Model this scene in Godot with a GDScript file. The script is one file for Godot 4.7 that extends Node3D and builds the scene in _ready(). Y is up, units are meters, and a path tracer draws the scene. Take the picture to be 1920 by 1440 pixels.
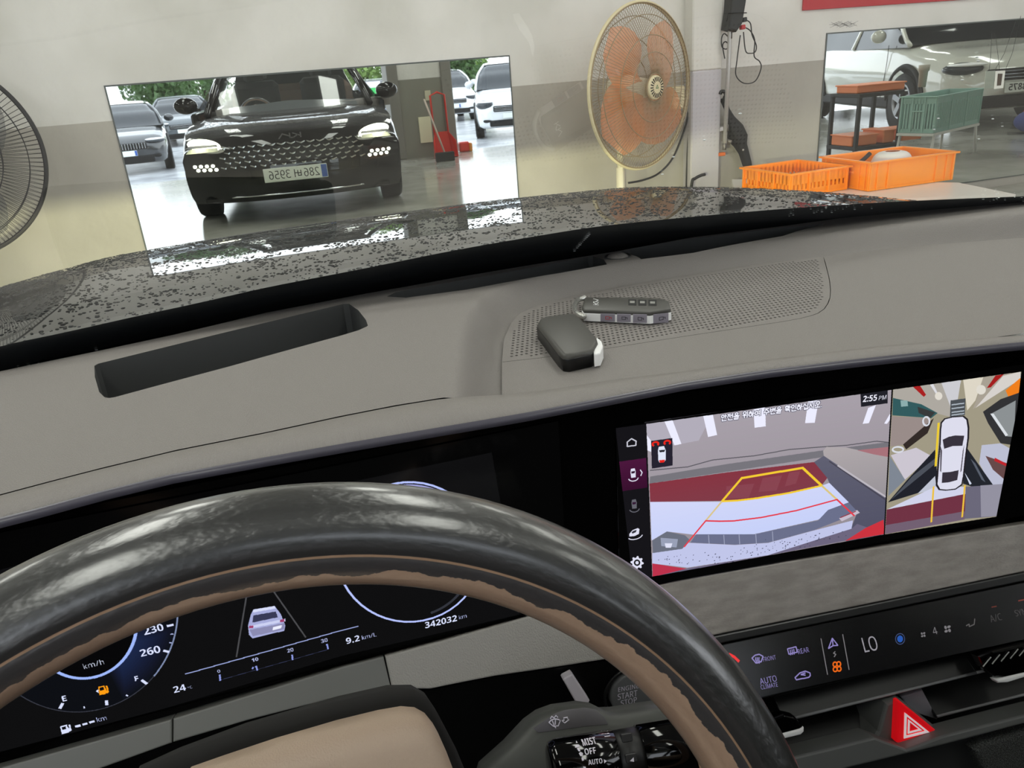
extends Node3D
# The photograph is 1920 x 1440; F is its focal length in those pixels. x right, y up, -z towards the garage wall.
const F := 1450.0
const CAM := Vector3(0, 1.12, 0)
const WZ := -4.7
const GY := -0.45                          # the car park lies lower than the garage floor
var RT: Vector3
var UPV: Vector3
var FW: Vector3
var M := {}
var taken := {}
var rng := RandomNumberGenerator.new()
var font: SystemFont
var bold: SystemFont

# ---------------------------------------------------------------- pixels to points
func ray(x: float, y: float) -> Vector3:
	return FW + RT * ((x - 960.0) / F) - UPV * ((y - 720.0) / F)
func oy(x: float, y: float, h: float) -> Vector3:
	var d := ray(x, y)
	return CAM + d * ((h - CAM.y) / d.y)
func oz(x: float, y: float, z: float) -> Vector3:
	var d := ray(x, y)
	return CAM + d * ((z - CAM.z) / d.z)
func op(x: float, y: float, o: Vector3, n: Vector3) -> Vector3:
	var d := ray(x, y)
	return CAM + d * ((o - CAM).dot(n) / d.dot(n))
func mir(p: Vector3) -> Vector3:
	return Vector3(p.x, p.y, 2.0 * WZ - p.z)
func vz(x: float, y: float, depth: float) -> Vector3:      # a thing seen in a wall mirror at that depth
	return mir(oz(x, y, -depth))
func vy(x: float, y: float, h: float) -> Vector3:           # the same, standing at height h
	return mir(oy(x, y, h))

# ---------------------------------------------------------------- scene tree
func numbered(called: String) -> String:
	if not taken.has(called):
		taken[called] = 0
		return called
	taken[called] += 1
	return "%s_%03d" % [called, taken[called]]
func thing(called: String, label: String, category: String, at := Vector3.ZERO, turn := 0.0, group := "") -> Node3D:
	var o := Node3D.new()
	o.name = numbered(called)
	add_child(o)
	o.position = at
	o.rotation.y = turn
	tag(o, label, category, group)
	return o
func tag(o: Node, label: String, category := "", group := "", kind := "") -> Node:
	if label: o.set_meta("label", label)
	if category: o.set_meta("category", category)
	if group: o.set_meta("group", group)
	if kind: o.set_meta("kind", kind)
	return o
func put(st: SurfaceTool, called: String, mt: Material, parent: Node = self, local := false, normals := true) -> MeshInstance3D:
	if normals: st.generate_normals()
	var a := st.commit_to_arrays()
	if not local and parent != self:
		var inv: Transform3D = parent.global_transform.affine_inverse()
		var v: PackedVector3Array = a[Mesh.ARRAY_VERTEX]
		a[Mesh.ARRAY_VERTEX] = inv * v
		var nn: PackedVector3Array = a[Mesh.ARRAY_NORMAL]
		var turn := Transform3D(inv.basis, Vector3.ZERO)
		a[Mesh.ARRAY_NORMAL] = turn * nn
	var me := ArrayMesh.new()
	me.add_surface_from_arrays(Mesh.PRIMITIVE_TRIANGLES, a)
	me.surface_set_material(0, mt)
	var o := MeshInstance3D.new()
	o.mesh = me
	o.name = numbered(called) if parent == self else called
	parent.add_child(o, true)
	return o
func struct(o: Node) -> Node:
	o.set_meta("kind", "structure")
	return o

# ---------------------------------------------------------------- materials
func mt(key: String, c := Color.WHITE, rough := 0.5, metal := 0.0, extra := {}) -> StandardMaterial3D:
	if M.has(key): return M[key]
	var s := StandardMaterial3D.new()
	s.resource_name = key
	s.albedo_color = c
	s.roughness = rough
	s.metallic = metal
	for k in extra: s.set(k, extra[k])
	M[key] = s
	return s
func noise(freq: float, sd: int, size := 512, octaves := 4, as_normal := false, ramp: Gradient = null, strength := 4.0) -> NoiseTexture2D:
	var n := FastNoiseLite.new()
	n.noise_type = FastNoiseLite.TYPE_SIMPLEX_SMOOTH
	n.seed = sd
	n.frequency = freq
	n.fractal_octaves = octaves
	var t := NoiseTexture2D.new()
	t.width = size
	t.height = size
	t.seamless = true
	t.noise = n
	t.as_normal_map = as_normal
	t.bump_strength = strength
	if ramp: t.color_ramp = ramp
	return t
func ramp(a: Color, b: Color, p0 := 0.2, p1 := 0.8) -> Gradient:
	var g := Gradient.new()
	g.offsets = PackedFloat32Array([p0, p1])
	g.colors = PackedColorArray([a, b])
	return g
func grained(key: String, c: Color, rough: float, tex: NoiseTexture2D, scale: float, nrm: NoiseTexture2D = null, nscale := 0.4, extra := {}) -> StandardMaterial3D:
	var s := mt(key, c, rough, 0.0, extra)
	if tex: s.albedo_texture = tex
	s.uv1_triplanar = true
	s.uv1_world_triplanar = true
	s.uv1_scale = Vector3.ONE * scale
	if nrm:
		s.normal_enabled = true
		s.normal_texture = nrm
		s.normal_scale = nscale
	return s

# ---------------------------------------------------------------- shapes
func S(smooth := true) -> SurfaceTool:
	var st := SurfaceTool.new()
	st.begin(Mesh.PRIMITIVE_TRIANGLES)
	st.set_smooth_group(0 if smooth else 0xFFFFFFFF)
	return st
func tri(st: SurfaceTool, a: Vector3, b: Vector3, c: Vector3) -> void:
	st.add_vertex(a)
	st.add_vertex(b)
	st.add_vertex(c)
func quad(st: SurfaceTool, a: Vector3, b: Vector3, c: Vector3, d: Vector3) -> void:
	tri(st, a, b, c)
	tri(st, a, c, d)
func uvquad(st: SurfaceTool, a: Vector3, b: Vector3, c: Vector3, d: Vector3) -> void:   # a top left, clockwise
	var vs := [a, b, c, d]
	var us := [Vector2(0, 0), Vector2(1, 0), Vector2(1, 1), Vector2(0, 1)]
	for i in [0, 1, 2, 0, 2, 3]:
		st.set_uv(us[i])
		st.add_vertex(vs[i])
func grid(st: SurfaceTool, rows: Array, closed := false, uvs := false) -> void:          # rows of points
	var nr := rows.size()
	var nc: int = rows[0].size()
	for i in nr - 1:
		for j in (nc if closed else nc - 1):
			var k := (j + 1) % nc
			var u := [Vector2(float(j) / nc, float(i) / (nr - 1)), Vector2(float(j + 1) / nc, float(i) / (nr - 1)), Vector2(float(j + 1) / nc, float(i + 1) / (nr - 1)), Vector2(float(j) / nc, float(i + 1) / (nr - 1))]
			var p := [rows[i][j], rows[i][k], rows[i + 1][k], rows[i + 1][j]]
			for x in [0, 1, 2, 0, 2, 3]:
				if uvs: st.set_uv(u[x])
				st.add_vertex(p[x])
func frame_of(d: Vector3) -> Array:
	var a := Vector3.UP if absf(d.y) < 0.9 else Vector3.RIGHT
	var x := a.cross(d).normalized()
	return [x, d.cross(x).normalized()]
func tube(st: SurfaceTool, path: Array, r: float, sides := 8, closed := false, radii: Array = []) -> void:
	var rows := []
	var n := path.size()
	var px: Vector3
	for i in n:
		var a: Vector3 = path[(i - 1 + n) % n] if closed else path[maxi(i - 1, 0)]
		var b: Vector3 = path[(i + 1) % n] if closed else path[mini(i + 1, n - 1)]
		var d := (b - a).normalized()
		var x: Vector3
		if i == 0: x = frame_of(d)[0]
		else: x = (px - d * px.dot(d)).normalized()
		px = x
		var y := d.cross(x)
		var ring := []
		var rr: float = radii[i] if radii.size() else r
		for k in sides:
			var t := TAU * k / sides
			ring.append((path[i] as Vector3) + (x * cos(t) + y * sin(t)) * rr)
		rows.append(ring)
	if closed: rows.append(rows[0])
	grid(st, rows, true)
	if not closed:
		for e in [0, n - 1]:
			for k in range(1, sides - 1):
				if e == 0: tri(st, rows[0][0], rows[0][k + 1], rows[0][k])
				else: tri(st, rows[e][0], rows[e][k], rows[e][k + 1])
func lathe(st: SurfaceTool, prof: Array, xf: Transform3D, n := 24) -> void:               # (radius, height) pairs round local y
	var rows := []
	for p in prof:
		var ring := []
		for k in n:
			var t := TAU * k / n
			ring.append(xf * Vector3(p[0] * cos(t), p[1], p[0] * sin(t)))
		rows.append(ring)
	grid(st, rows, true)
func box(st: SurfaceTool, c: Vector3, s: Vector3, b := Basis.IDENTITY, bev := 0.0) -> void:
	var h := s * 0.5
	var e := minf(bev, minf(h.x, minf(h.y, h.z)) * 0.9)
	if e <= 0.0:
		var p := []
		for i in 8:
			p.append(c + b * Vector3(h.x if i & 1 else -h.x, h.y if i & 2 else -h.y, h.z if i & 4 else -h.z))
		for f in [[0, 1, 3, 2], [5, 4, 6, 7], [4, 0, 2, 6], [1, 5, 7, 3], [2, 3, 7, 6], [4, 5, 1, 0]]:
			quad(st, p[f[0]], p[f[3]], p[f[2]], p[f[1]])
		return
	var V := func(sg: Array, ax: int) -> Vector3:
		var q := Vector3.ZERO
		for k in 3: q[k] = sg[k] * (h[k] - (0.0 if k == ax else e))
		return c + b * q
	var out := func(pts: Array) -> void:
		var mid := Vector3.ZERO
		for q in pts: mid += q
		mid /= pts.size()
		var nn: Vector3 = (pts[1] - pts[0]).cross(pts[2] - pts[0])
		if nn.dot(mid - c) > 0.0: pts.reverse()
		for k in range(1, pts.size() - 1): tri(st, pts[0], pts[k], pts[k + 1])
	for ax in 3:
		var a1 := (ax + 1) % 3
		var a2 := (ax + 2) % 3
		for sg in [-1.0, 1.0]:
			var face := []
			for q in [[-1, -1], [1, -1], [1, 1], [-1, 1]]:
				var g := [0.0, 0.0, 0.0]
				g[ax] = sg
				g[a1] = float(q[0])
				g[a2] = float(q[1])
				face.append(V.call(g, ax))
			out.call(face)
			for s2 in [-1.0, 1.0]:
				var e0 := [0.0, 0.0, 0.0]
				e0[ax] = sg
				e0[a1] = s2
				var lo := e0.duplicate()
				lo[a2] = -1.0
				var hi := e0.duplicate()
				hi[a2] = 1.0
				out.call([V.call(lo, ax), V.call(hi, ax), V.call(hi, a1), V.call(lo, a1)])
	for i in 8:
		var g := [1.0 if i & 1 else -1.0, 1.0 if i & 2 else -1.0, 1.0 if i & 4 else -1.0]
		out.call([V.call(g, 0), V.call(g, 1), V.call(g, 2)])
func centre_of(pts: Array) -> Vector3:
	var c := Vector3.ZERO
	for p in pts: c += p
	return c / pts.size()
func flat_tris(pts: Array, n: Vector3) -> PackedInt32Array:
	var f := frame_of(n)
	var p2 := PackedVector2Array()
	for p in pts: p2.append(Vector2(p.dot(f[0]), p.dot(f[1])))
	return Geometry2D.triangulate_polygon(p2)
func face_to(st: SurfaceTool, pts: Array, n: Vector3) -> void:                          # a flat polygon whose front looks along n
	var ix := flat_tris(pts, n)
	for i in range(0, ix.size(), 3):
		var a: Vector3 = pts[ix[i]]
		var b: Vector3 = pts[ix[i + 1]]
		var c: Vector3 = pts[ix[i + 2]]
		if (b - a).cross(c - a).dot(n) > 0.0: tri(st, a, c, b)
		else: tri(st, a, b, c)
func inset(pts: Array, n: Vector3, d: float) -> Array:
	var out := []
	var k := pts.size()
	var area := Vector3.ZERO
	for i in k: area += (pts[i] - pts[0]).cross(pts[(i + 1) % k] - pts[0])
	var sg := signf(area.dot(n))
	for i in k:
		var a: Vector3 = (pts[i] - pts[(i - 1 + k) % k]).normalized()
		var b: Vector3 = (pts[(i + 1) % k] - pts[i]).normalized()
		var na := n.cross(a) * sg
		var nb := n.cross(b) * sg
		var m := na + nb
		out.append(pts[i] + m * (d / maxf(0.35, m.length_squared() * 0.5 + 0.0)))
	return out
func slab(st: SurfaceTool, pts: Array, n: Vector3, thick: float, bev := 0.0, back := true) -> void:   # front polygon pts facing n, body behind it
	var nn := n.normalized()
	var top := pts if bev <= 0.0 else inset(pts, nn, bev)
	var c := centre_of(pts)
	face_to(st, top, nn)
	var levels := []
	if bev > 0.0:
		levels.append(top)
		var mid := inset(pts, nn, bev * 0.3)
		var ml := []
		for p in mid: ml.append(p - nn * bev * 0.3)
		levels.append(ml)
		var sd := []
		for p in pts: sd.append(p - nn * bev)
		levels.append(sd)
	else: levels.append(pts)
	var lo := []
	for p in pts: lo.append(p - nn * thick)
	levels.append(lo)
	var area := Vector3.ZERO
	for i in pts.size(): area += (pts[i] - c).cross(pts[(i + 1) % pts.size()] - c)
	var ccw := area.dot(nn) > 0.0
	for l in levels.size() - 1:
		for i in pts.size():
			var j := (i + 1) % pts.size()
			if ccw: quad(st, levels[l][i], levels[l][j], levels[l + 1][j], levels[l + 1][i])
			else: quad(st, levels[l][j], levels[l][i], levels[l + 1][i], levels[l + 1][j])
	if back: face_to(st, lo, -nn)
func ngon(c: Vector3, x: Vector3, y: Vector3, n := 24) -> Array:
	var out := []
	for i in n: out.append(c + x * cos(TAU * i / n) + y * sin(TAU * i / n))
	return out
func smooth_path(pts: Array, per := 6) -> Array:
	var cv := []
	for i in pts.size() - 1:
		var p0 = pts[maxi(i - 1, 0)]
		var p1 = pts[i]
		var p2 = pts[i + 1]
		var p3 = pts[mini(i + 2, pts.size() - 1)]
		for k in per:
			var t := float(k) / per
			cv.append(0.5 * ((2.0 * p1) + (p2 - p0) * t + (2.0 * p0 - 5.0 * p1 + 4.0 * p2 - p3) * t * t + (3.0 * p1 - p0 - 3.0 * p2 + p3) * t * t * t))
	cv.append(pts[-1])
	return cv
func lettering(st: SurfaceTool, s: String, a: Vector3, b: Vector3, n: Vector3, f: Font, grow := 1.0, lift := 0.0003) -> void:   # flat letters from a to b along their foot, facing n
	var g := glyphs(s, f)
	var w: float = g[1] - g[0]
	var x := (b - a) / w
	var y := n.cross(x.normalized()).normalized() * x.length() * grow
	for t in range(0, g[4].size(), 3):
		var q := []
		for k in 3: q.append(a + x * (g[4][t + k].x - g[0]) + y * (g[4][t + k].y - g[2]) + n * lift)
		if (q[1] - q[0]).cross(q[2] - q[0]).dot(n) > 0.0: tri(st, q[0], q[2], q[1])
		else: tri(st, q[0], q[1], q[2])
var glyph_cache := {}
func glyphs(s: String, f: Font) -> Array:                                               # [min x, max x, min y, max y, triangles]
	var key := s + str(f == bold)
	if glyph_cache.has(key): return glyph_cache[key]
	var tm := TextMesh.new()
	tm.text = s
	tm.font = f
	tm.font_size = 64
	tm.pixel_size = 0.01
	tm.depth = 0.0
	tm.curve_step = 2.0
	var a := tm.get_mesh_arrays()
	var v: PackedVector3Array = a[Mesh.ARRAY_VERTEX]
	var ix: PackedInt32Array = a[Mesh.ARRAY_INDEX] if a[Mesh.ARRAY_INDEX] != null else PackedInt32Array(range(v.size()))
	var out := PackedVector2Array()
	var lo := Vector2(1e9, 1e9)
	var hi := -lo
	for i in ix:
		var p := Vector2(v[i].x, v[i].y)
		out.append(p)
		lo = lo.min(p)
		hi = hi.max(p)
	glyph_cache[key] = [lo.x, hi.x, lo.y, hi.y, out]
	return glyph_cache[key]

# ---------------------------------------------------------------- flat print on a plane, drawn in the photograph's pixels
class Canvas:
	var host
	var img: Image
	var o: Vector3
	var u: Vector3
	var v: Vector3
	var n: Vector3
	var s: float
	var size: Vector2
	func _init(h, origin: Vector3, ux: Vector3, vx: Vector3, w: float, ht: float, px: int, bg: Color) -> void:
		host = h
		o = origin
		u = ux.normalized()
		v = vx.normalized()
		n = u.cross(v).normalized()
		s = px / w
		size = Vector2(w, ht)
		img = Image.create(px, int(round(ht * s)), false, Image.FORMAT_RGB8)
		img.fill(bg)
	func q(x: float, y: float) -> Vector2:
		var p: Vector3 = host.op(x, y, o, n) - o
		return Vector2(p.dot(u), p.dot(v)) * s
	func map(a: Array) -> PackedVector2Array:
		var out := PackedVector2Array()
		for i in range(0, a.size(), 2): out.append(q(a[i], a[i + 1]))
		return out
	func row(x0: int, x1: int, y: int, c: Color) -> void:
		x0 = maxi(x0, 0)
		x1 = mini(x1, img.get_width())
		if x1 <= x0: return
		if c.a >= 0.999: img.fill_rect(Rect2i(x0, y, x1 - x0, 1), c)
		else:
			for x in range(x0, x1): img.set_pixel(x, y, img.get_pixel(x, y).lerp(c, c.a))
	func fill(p: PackedVector2Array, c: Color, c2 = null) -> void:
		var y0 := 1e9
		var y1 := -1e9
		for a in p:
			y0 = minf(y0, a.y)
			y1 = maxf(y1, a.y)
		for y in range(maxi(0, int(y0)), mini(img.get_height(), int(ceil(y1)))):
			var yc := y + 0.5
			var xs := []
			for i in p.size():
				var a := p[i]
				var b := p[(i + 1) % p.size()]
				if (a.y <= yc) != (b.y <= yc): xs.append(a.x + (yc - a.y) / (b.y - a.y) * (b.x - a.x))
			xs.sort()
			var cc: Color = c if c2 == null else c.lerp(c2, (y - y0) / maxf(1.0, y1 - y0))
			for i in range(0, xs.size() - 1, 2): row(int(round(xs[i])), int(round(xs[i + 1])), y, cc)
	func poly(a: Array, c: Color, c2 = null) -> void:
		fill(map(a), c, c2)
	func stroke(p: PackedVector2Array, w: float, c: Color, closed := false) -> void:
		for i in (p.size() if closed else p.size() - 1):
			var a := p[i]
			var b := p[(i + 1) % p.size()]
			var d := (b - a).normalized() * w * 0.5
			var k := d.orthogonal()
			fill(PackedVector2Array([a + k - d * 0.35, b + k + d * 0.35, b - k + d * 0.35, a - k - d * 0.35]), c)
	func line(a: Array, w: float, c: Color, closed := false) -> void:   # w in texture pixels
		stroke(map(a), w, c, closed)
	func arc(cx: float, cy: float, rx: float, ry: float, t0: float, t1: float, tilt: float) -> Array:   # in the photograph's pixels, degrees
		var out := []
		for i in 49:
			var t := deg_to_rad(lerpf(t0, t1, i / 48.0))
			var e := Vector2(rx * cos(t), ry * sin(t)).rotated(deg_to_rad(tilt))
			out.append(cx + e.x)
			out.append(cy + e.y)
		return out
	func text(t: String, ax: float, ay: float, bx: float, by: float, c: Color, f: Font, grow := 1.0) -> void:
		var g: Array = host.glyphs(t, f)
		var a := q(ax, ay)
		var b := q(bx, by)
		var x: Vector2 = (b - a) / (g[1] - g[0])
		var y := Vector2(x.y, -x.x) * grow
		var tr: PackedVector2Array = g[4]
		for i in range(0, tr.size(), 3):
			var p := PackedVector2Array()
			for k in 3: p.append(a + x * (tr[i + k].x - g[0]) + y * (tr[i + k].y - g[2]))
			fill(p, c)
	func hangul(t: Array, ax: float, ay: float, bx: float, by: float, w: float, c: Color, edge = null) -> void:   # syllables (or null for a gap) from a to b along their foot
		var a := q(ax, ay)
		var b := q(bx, by)
		var total := 0.0
		for k in t: total += 0.45 if k == null else 0.3 if k is String and k == "." else 1.0
		var x := (b - a) / total
		var y := Vector2(x.y, -x.x) * 1.05
		for pass_ in ([0, 1] if edge != null else [1]):
			var at := 0.0
			for k in t:
				if k == null:
					at += 0.45
					continue
				for st in host.syllable(k):
					var p := PackedVector2Array()
					for e in st: p.append(a + x * (at + e.x * 0.9) + y * (1.0 - e.y))
					stroke(p, w * (2.2 if pass_ == 0 else 1.0), edge if pass_ == 0 else c)
				at += 0.3 if k == "." else 1.0
	func texture() -> ImageTexture:
		return ImageTexture.create_from_image(img)

func jamo(j: String) -> Array:
	match j:
		"o", "h":
			var out := []
			var ring := []
			var cy := 0.5 if j == "o" else 0.66
			var ry := 0.5 if j == "o" else 0.34
			for i in 13: ring.append(Vector2(0.5 + 0.5 * cos(TAU * i / 12), cy + ry * sin(TAU * i / 12)))
			out.append(ring)
			if j == "h":
				out.append([Vector2(0.3, 0), Vector2(0.7, 0)])
				out.append([Vector2(0, 0.2), Vector2(1, 0.2)])
			return out
		"n": return [[Vector2(0, 0), Vector2(0, 1), Vector2(1, 1)]]
		"j": return [[Vector2(0, 0.05), Vector2(1, 0.05)], [Vector2(0.5, 0.05), Vector2(0, 1)], [Vector2(0.5, 0.4), Vector2(1, 1)]]
		"l": return [[Vector2(0, 0), Vector2(1, 0), Vector2(1, 0.5), Vector2(0, 0.5), Vector2(0, 1), Vector2(1, 1)]]
		"b": return [[Vector2(0, 0), Vector2(0, 1), Vector2(1, 1), Vector2(1, 0)], [Vector2(0, 0.5), Vector2(1, 0.5)]]
		"s": return [[Vector2(0.5, 0), Vector2(0, 1)], [Vector2(0.5, 0.35), Vector2(1, 1)]]
		"g": return [[Vector2(0, 0), Vector2(1, 0), Vector2(1, 1)]]
		"A": return [[Vector2(0.2, 0), Vector2(0.2, 1)], [Vector2(0.2, 0.45), Vector2(1, 0.45)]]
		"E": return [[Vector2(0.9, 0), Vector2(0.9, 1)], [Vector2(0, 0.45), Vector2(0.9, 0.45)]]
		"Y": return [[Vector2(0.9, 0), Vector2(0.9, 1)], [Vector2(0.2, 0.3), Vector2(0.9, 0.3)], [Vector2(0.2, 0.6), Vector2(0.9, 0.6)]]
		"I": return [[Vector2(0.6, 0), Vector2(0.6, 1)]]
		"U": return [[Vector2(0, 0.1), Vector2(1, 0.1)], [Vector2(0.5, 0.1), Vector2(0.5, 1)]]
		"O": return [[Vector2(0, 0.9), Vector2(1, 0.9)], [Vector2(0.5, 0), Vector2(0.5, 0.9)]]
		"-": return [[Vector2(0, 0.5), Vector2(1, 0.5)]]
	return []
func syllable(code: String) -> Array:          # initial, vowel(s), final as written in jamo()
	if code == ".": return [[Vector2(0.05, 0.93), Vector2(0.15, 0.93)]]
	var lay := {
		"oAn": [["o", 0.05, 0.05, 0.5, 0.48], ["A", 0.65, 0, 1, 0.62], ["n", 0.2, 0.68, 0.95, 0.97]],
		"jEn": [["j", 0.02, 0.05, 0.55, 0.55], ["E", 0.5, 0, 0.95, 0.62], ["n", 0.2, 0.7, 0.95, 0.97]],
		"o-l": [["o", 0.25, 0, 0.75, 0.36], ["-", 0, 0.4, 1, 0.6], ["l", 0.15, 0.6, 0.85, 1]],
		"oUI": [["o", 0.1, 0, 0.6, 0.45], ["U", 0, 0.55, 0.7, 1], ["I", 0.6, 0, 1, 1]],
		"hA": [["h", 0.02, 0.1, 0.55, 0.85], ["A", 0.65, 0, 1, 1]],
		"oY": [["o", 0.02, 0.2, 0.5, 0.75], ["Y", 0.5, 0, 0.98, 1]],
		"jU": [["j", 0.1, 0.02, 0.9, 0.5], ["U", 0, 0.58, 1, 1]],
		"bYn": [["b", 0.05, 0.05, 0.5, 0.52], ["Y", 0.45, 0, 0.95, 0.65], ["n", 0.2, 0.7, 0.95, 0.97]],
		"hOg": [["h", 0.05, 0, 0.6, 0.45], ["O", 0, 0.45, 0.65, 0.64], ["A", 0.68, 0, 1, 0.66], ["g", 0.15, 0.74, 0.85, 1]],
		"oIn": [["o", 0.05, 0.05, 0.55, 0.52], ["I", 0.65, 0, 1, 0.65], ["n", 0.2, 0.7, 0.95, 0.97]],
		"sIb": [["s", 0.02, 0.02, 0.6, 0.52], ["I", 0.65, 0, 1, 0.58], ["b", 0.25, 0.64, 0.9, 1]],
		"sI": [["s", 0.02, 0.1, 0.6, 0.85], ["I", 0.65, 0, 1, 1]],
		"oO": [["o", 0.2, 0, 0.8, 0.5], ["O", 0, 0.5, 1, 1]],
		"bE": [["b", 0.02, 0.15, 0.45, 0.85], ["E", 0.45, 0, 0.95, 1]],
	}
	var out := []
	for p in lay[code]:
		for st in jamo(p[0]):
			var line := []
			for e in st: line.append(Vector2(lerpf(p[1], p[3], e.x), lerpf(p[2], p[4], e.y)))
			out.append(line)
	return out
func badge_strokes() -> Array:                 # the maker's badge: linked slanted strokes, unit box, y up
	return [[Vector2(0, 0), Vector2(0, 1)], [Vector2(0, 0.3), Vector2(0.5, 1)], [Vector2(0.2, 0.55), Vector2(0.5, 0.0), Vector2(0.72, 0.0)], [Vector2(0.72, 0), Vector2(0.72, 1)], [Vector2(0.72, 0.35), Vector2(1.2, 1), Vector2(1.45, 0)]]
func stroke_ribbons(st: SurfaceTool, strokes: Array, at: Vector3, x: Vector3, y: Vector3, w: float, thick: float) -> void:
	var n := x.cross(y).normalized()
	for s in strokes:
		for i in s.size() - 1:
			var a: Vector3 = at + x * s[i].x + y * s[i].y
			var b: Vector3 = at + x * s[i + 1].x + y * s[i + 1].y
			var d := (b - a).normalized()
			var k := d.cross(n).normalized() * w * 0.5
			a -= d * w * 0.4
			b += d * w * 0.4
			slab(st, [a + k + n * thick, b + k + n * thick, b - k + n * thick, a - k + n * thick], n, thick, 0.0, false)

func area_light(at: Vector3, size: Vector2, energy: float, c: Color, parent: Node) -> void:
	var l := AreaLight3D.new()
	l.name = "panel_glow"
	l.area_size = size
	l.area_normalize_energy = true
	l.light_energy = energy
	l.light_color = c
	l.area_range = 30.0
	l.shadow_enabled = true
	parent.add_child(l, true)
	l.global_transform = Transform3D(Basis(Vector3.RIGHT, -PI / 2), at)

func sky_and_camera() -> void:
	var p := deg_to_rad(22.3)
	var r := deg_to_rad(4.5)
	var y := deg_to_rad(15.5)
	FW = Vector3(sin(y) * cos(p), -sin(p), -cos(y) * cos(p))
	var rt := Vector3(cos(y), 0, sin(y))
	var up := rt.cross(FW)
	RT = rt * cos(r) - up * sin(r)
	UPV = rt * sin(r) + up * cos(r)
	var cam := Camera3D.new()
	cam.name = "camera"
	cam.fov = rad_to_deg(2.0 * atan(720.0 / F))
	cam.near = 0.02
	cam.far = 300.0
	add_child(cam)
	cam.global_transform = Transform3D(Basis(RT, UPV, -FW), CAM)
	cam.current = true
	var sky := ProceduralSkyMaterial.new()          # a bright, even overcast
	sky.sky_top_color = Color(0.86, 0.89, 0.93)
	sky.sky_horizon_color = Color(0.95, 0.96, 0.97)
	sky.sky_energy_multiplier = SKY
	sky.ground_bottom_color = Color(0.5, 0.5, 0.5)
	sky.ground_horizon_color = Color(0.7, 0.7, 0.7)
	var e := Environment.new()
	e.background_mode = Environment.BG_SKY
	e.sky = Sky.new()
	e.sky.sky_material = sky
	e.tonemap_mode = Environment.TONE_MAPPER_LINEAR
	e.tonemap_exposure = EXPOSURE
	e.sdfgi_enabled = true
	e.ssao_enabled = true
	e.ssil_enabled = true
	var w := WorldEnvironment.new()
	w.name = "world"
	w.environment = e
	add_child(w)
const SKY := 1.9
const EXPOSURE := 1.0
const PANEL := 0.95
const LAMP := 6.0

func ceiling_panels() -> void:
	var frame := mt("lamp_frame", Color(0.85, 0.85, 0.83), 0.5)
	var glow := mt("lamp_diffuser", Color(0.9, 0.9, 0.9), 0.5, 0.0, {"emission_enabled": true, "emission": Color(0.95, 1.0, 0.9), "emission_energy_multiplier": 2.2})
	for x in [-2.4, -0.65, 1.1, 2.85, 5.0, 7.2, 9.4]:
		for z in [-3.4, -1.3, 0.9]:
			var t := thing("ceiling_light", "long white strip light on the garage ceiling", "ceiling light", Vector3(x, 2.8, z), 0.0, "strip lights on the garage ceiling")
			var st := S(false)
			box(st, Vector3(0, -0.02, 0), Vector3(0.36, 0.04, 1.3), Basis.IDENTITY, 0.006)
			put(st, "frame", frame, t, true)
			st = S(false)
			box(st, Vector3(0, -0.044, 0), Vector3(0.3, 0.01, 1.22))
			put(st, "light_diffuser", glow, t, true)
			area_light(t.position + Vector3(0, -0.056, 0), Vector2(0.3, 1.22), PANEL, Color(1.0, 0.995, 0.975), t)

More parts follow.
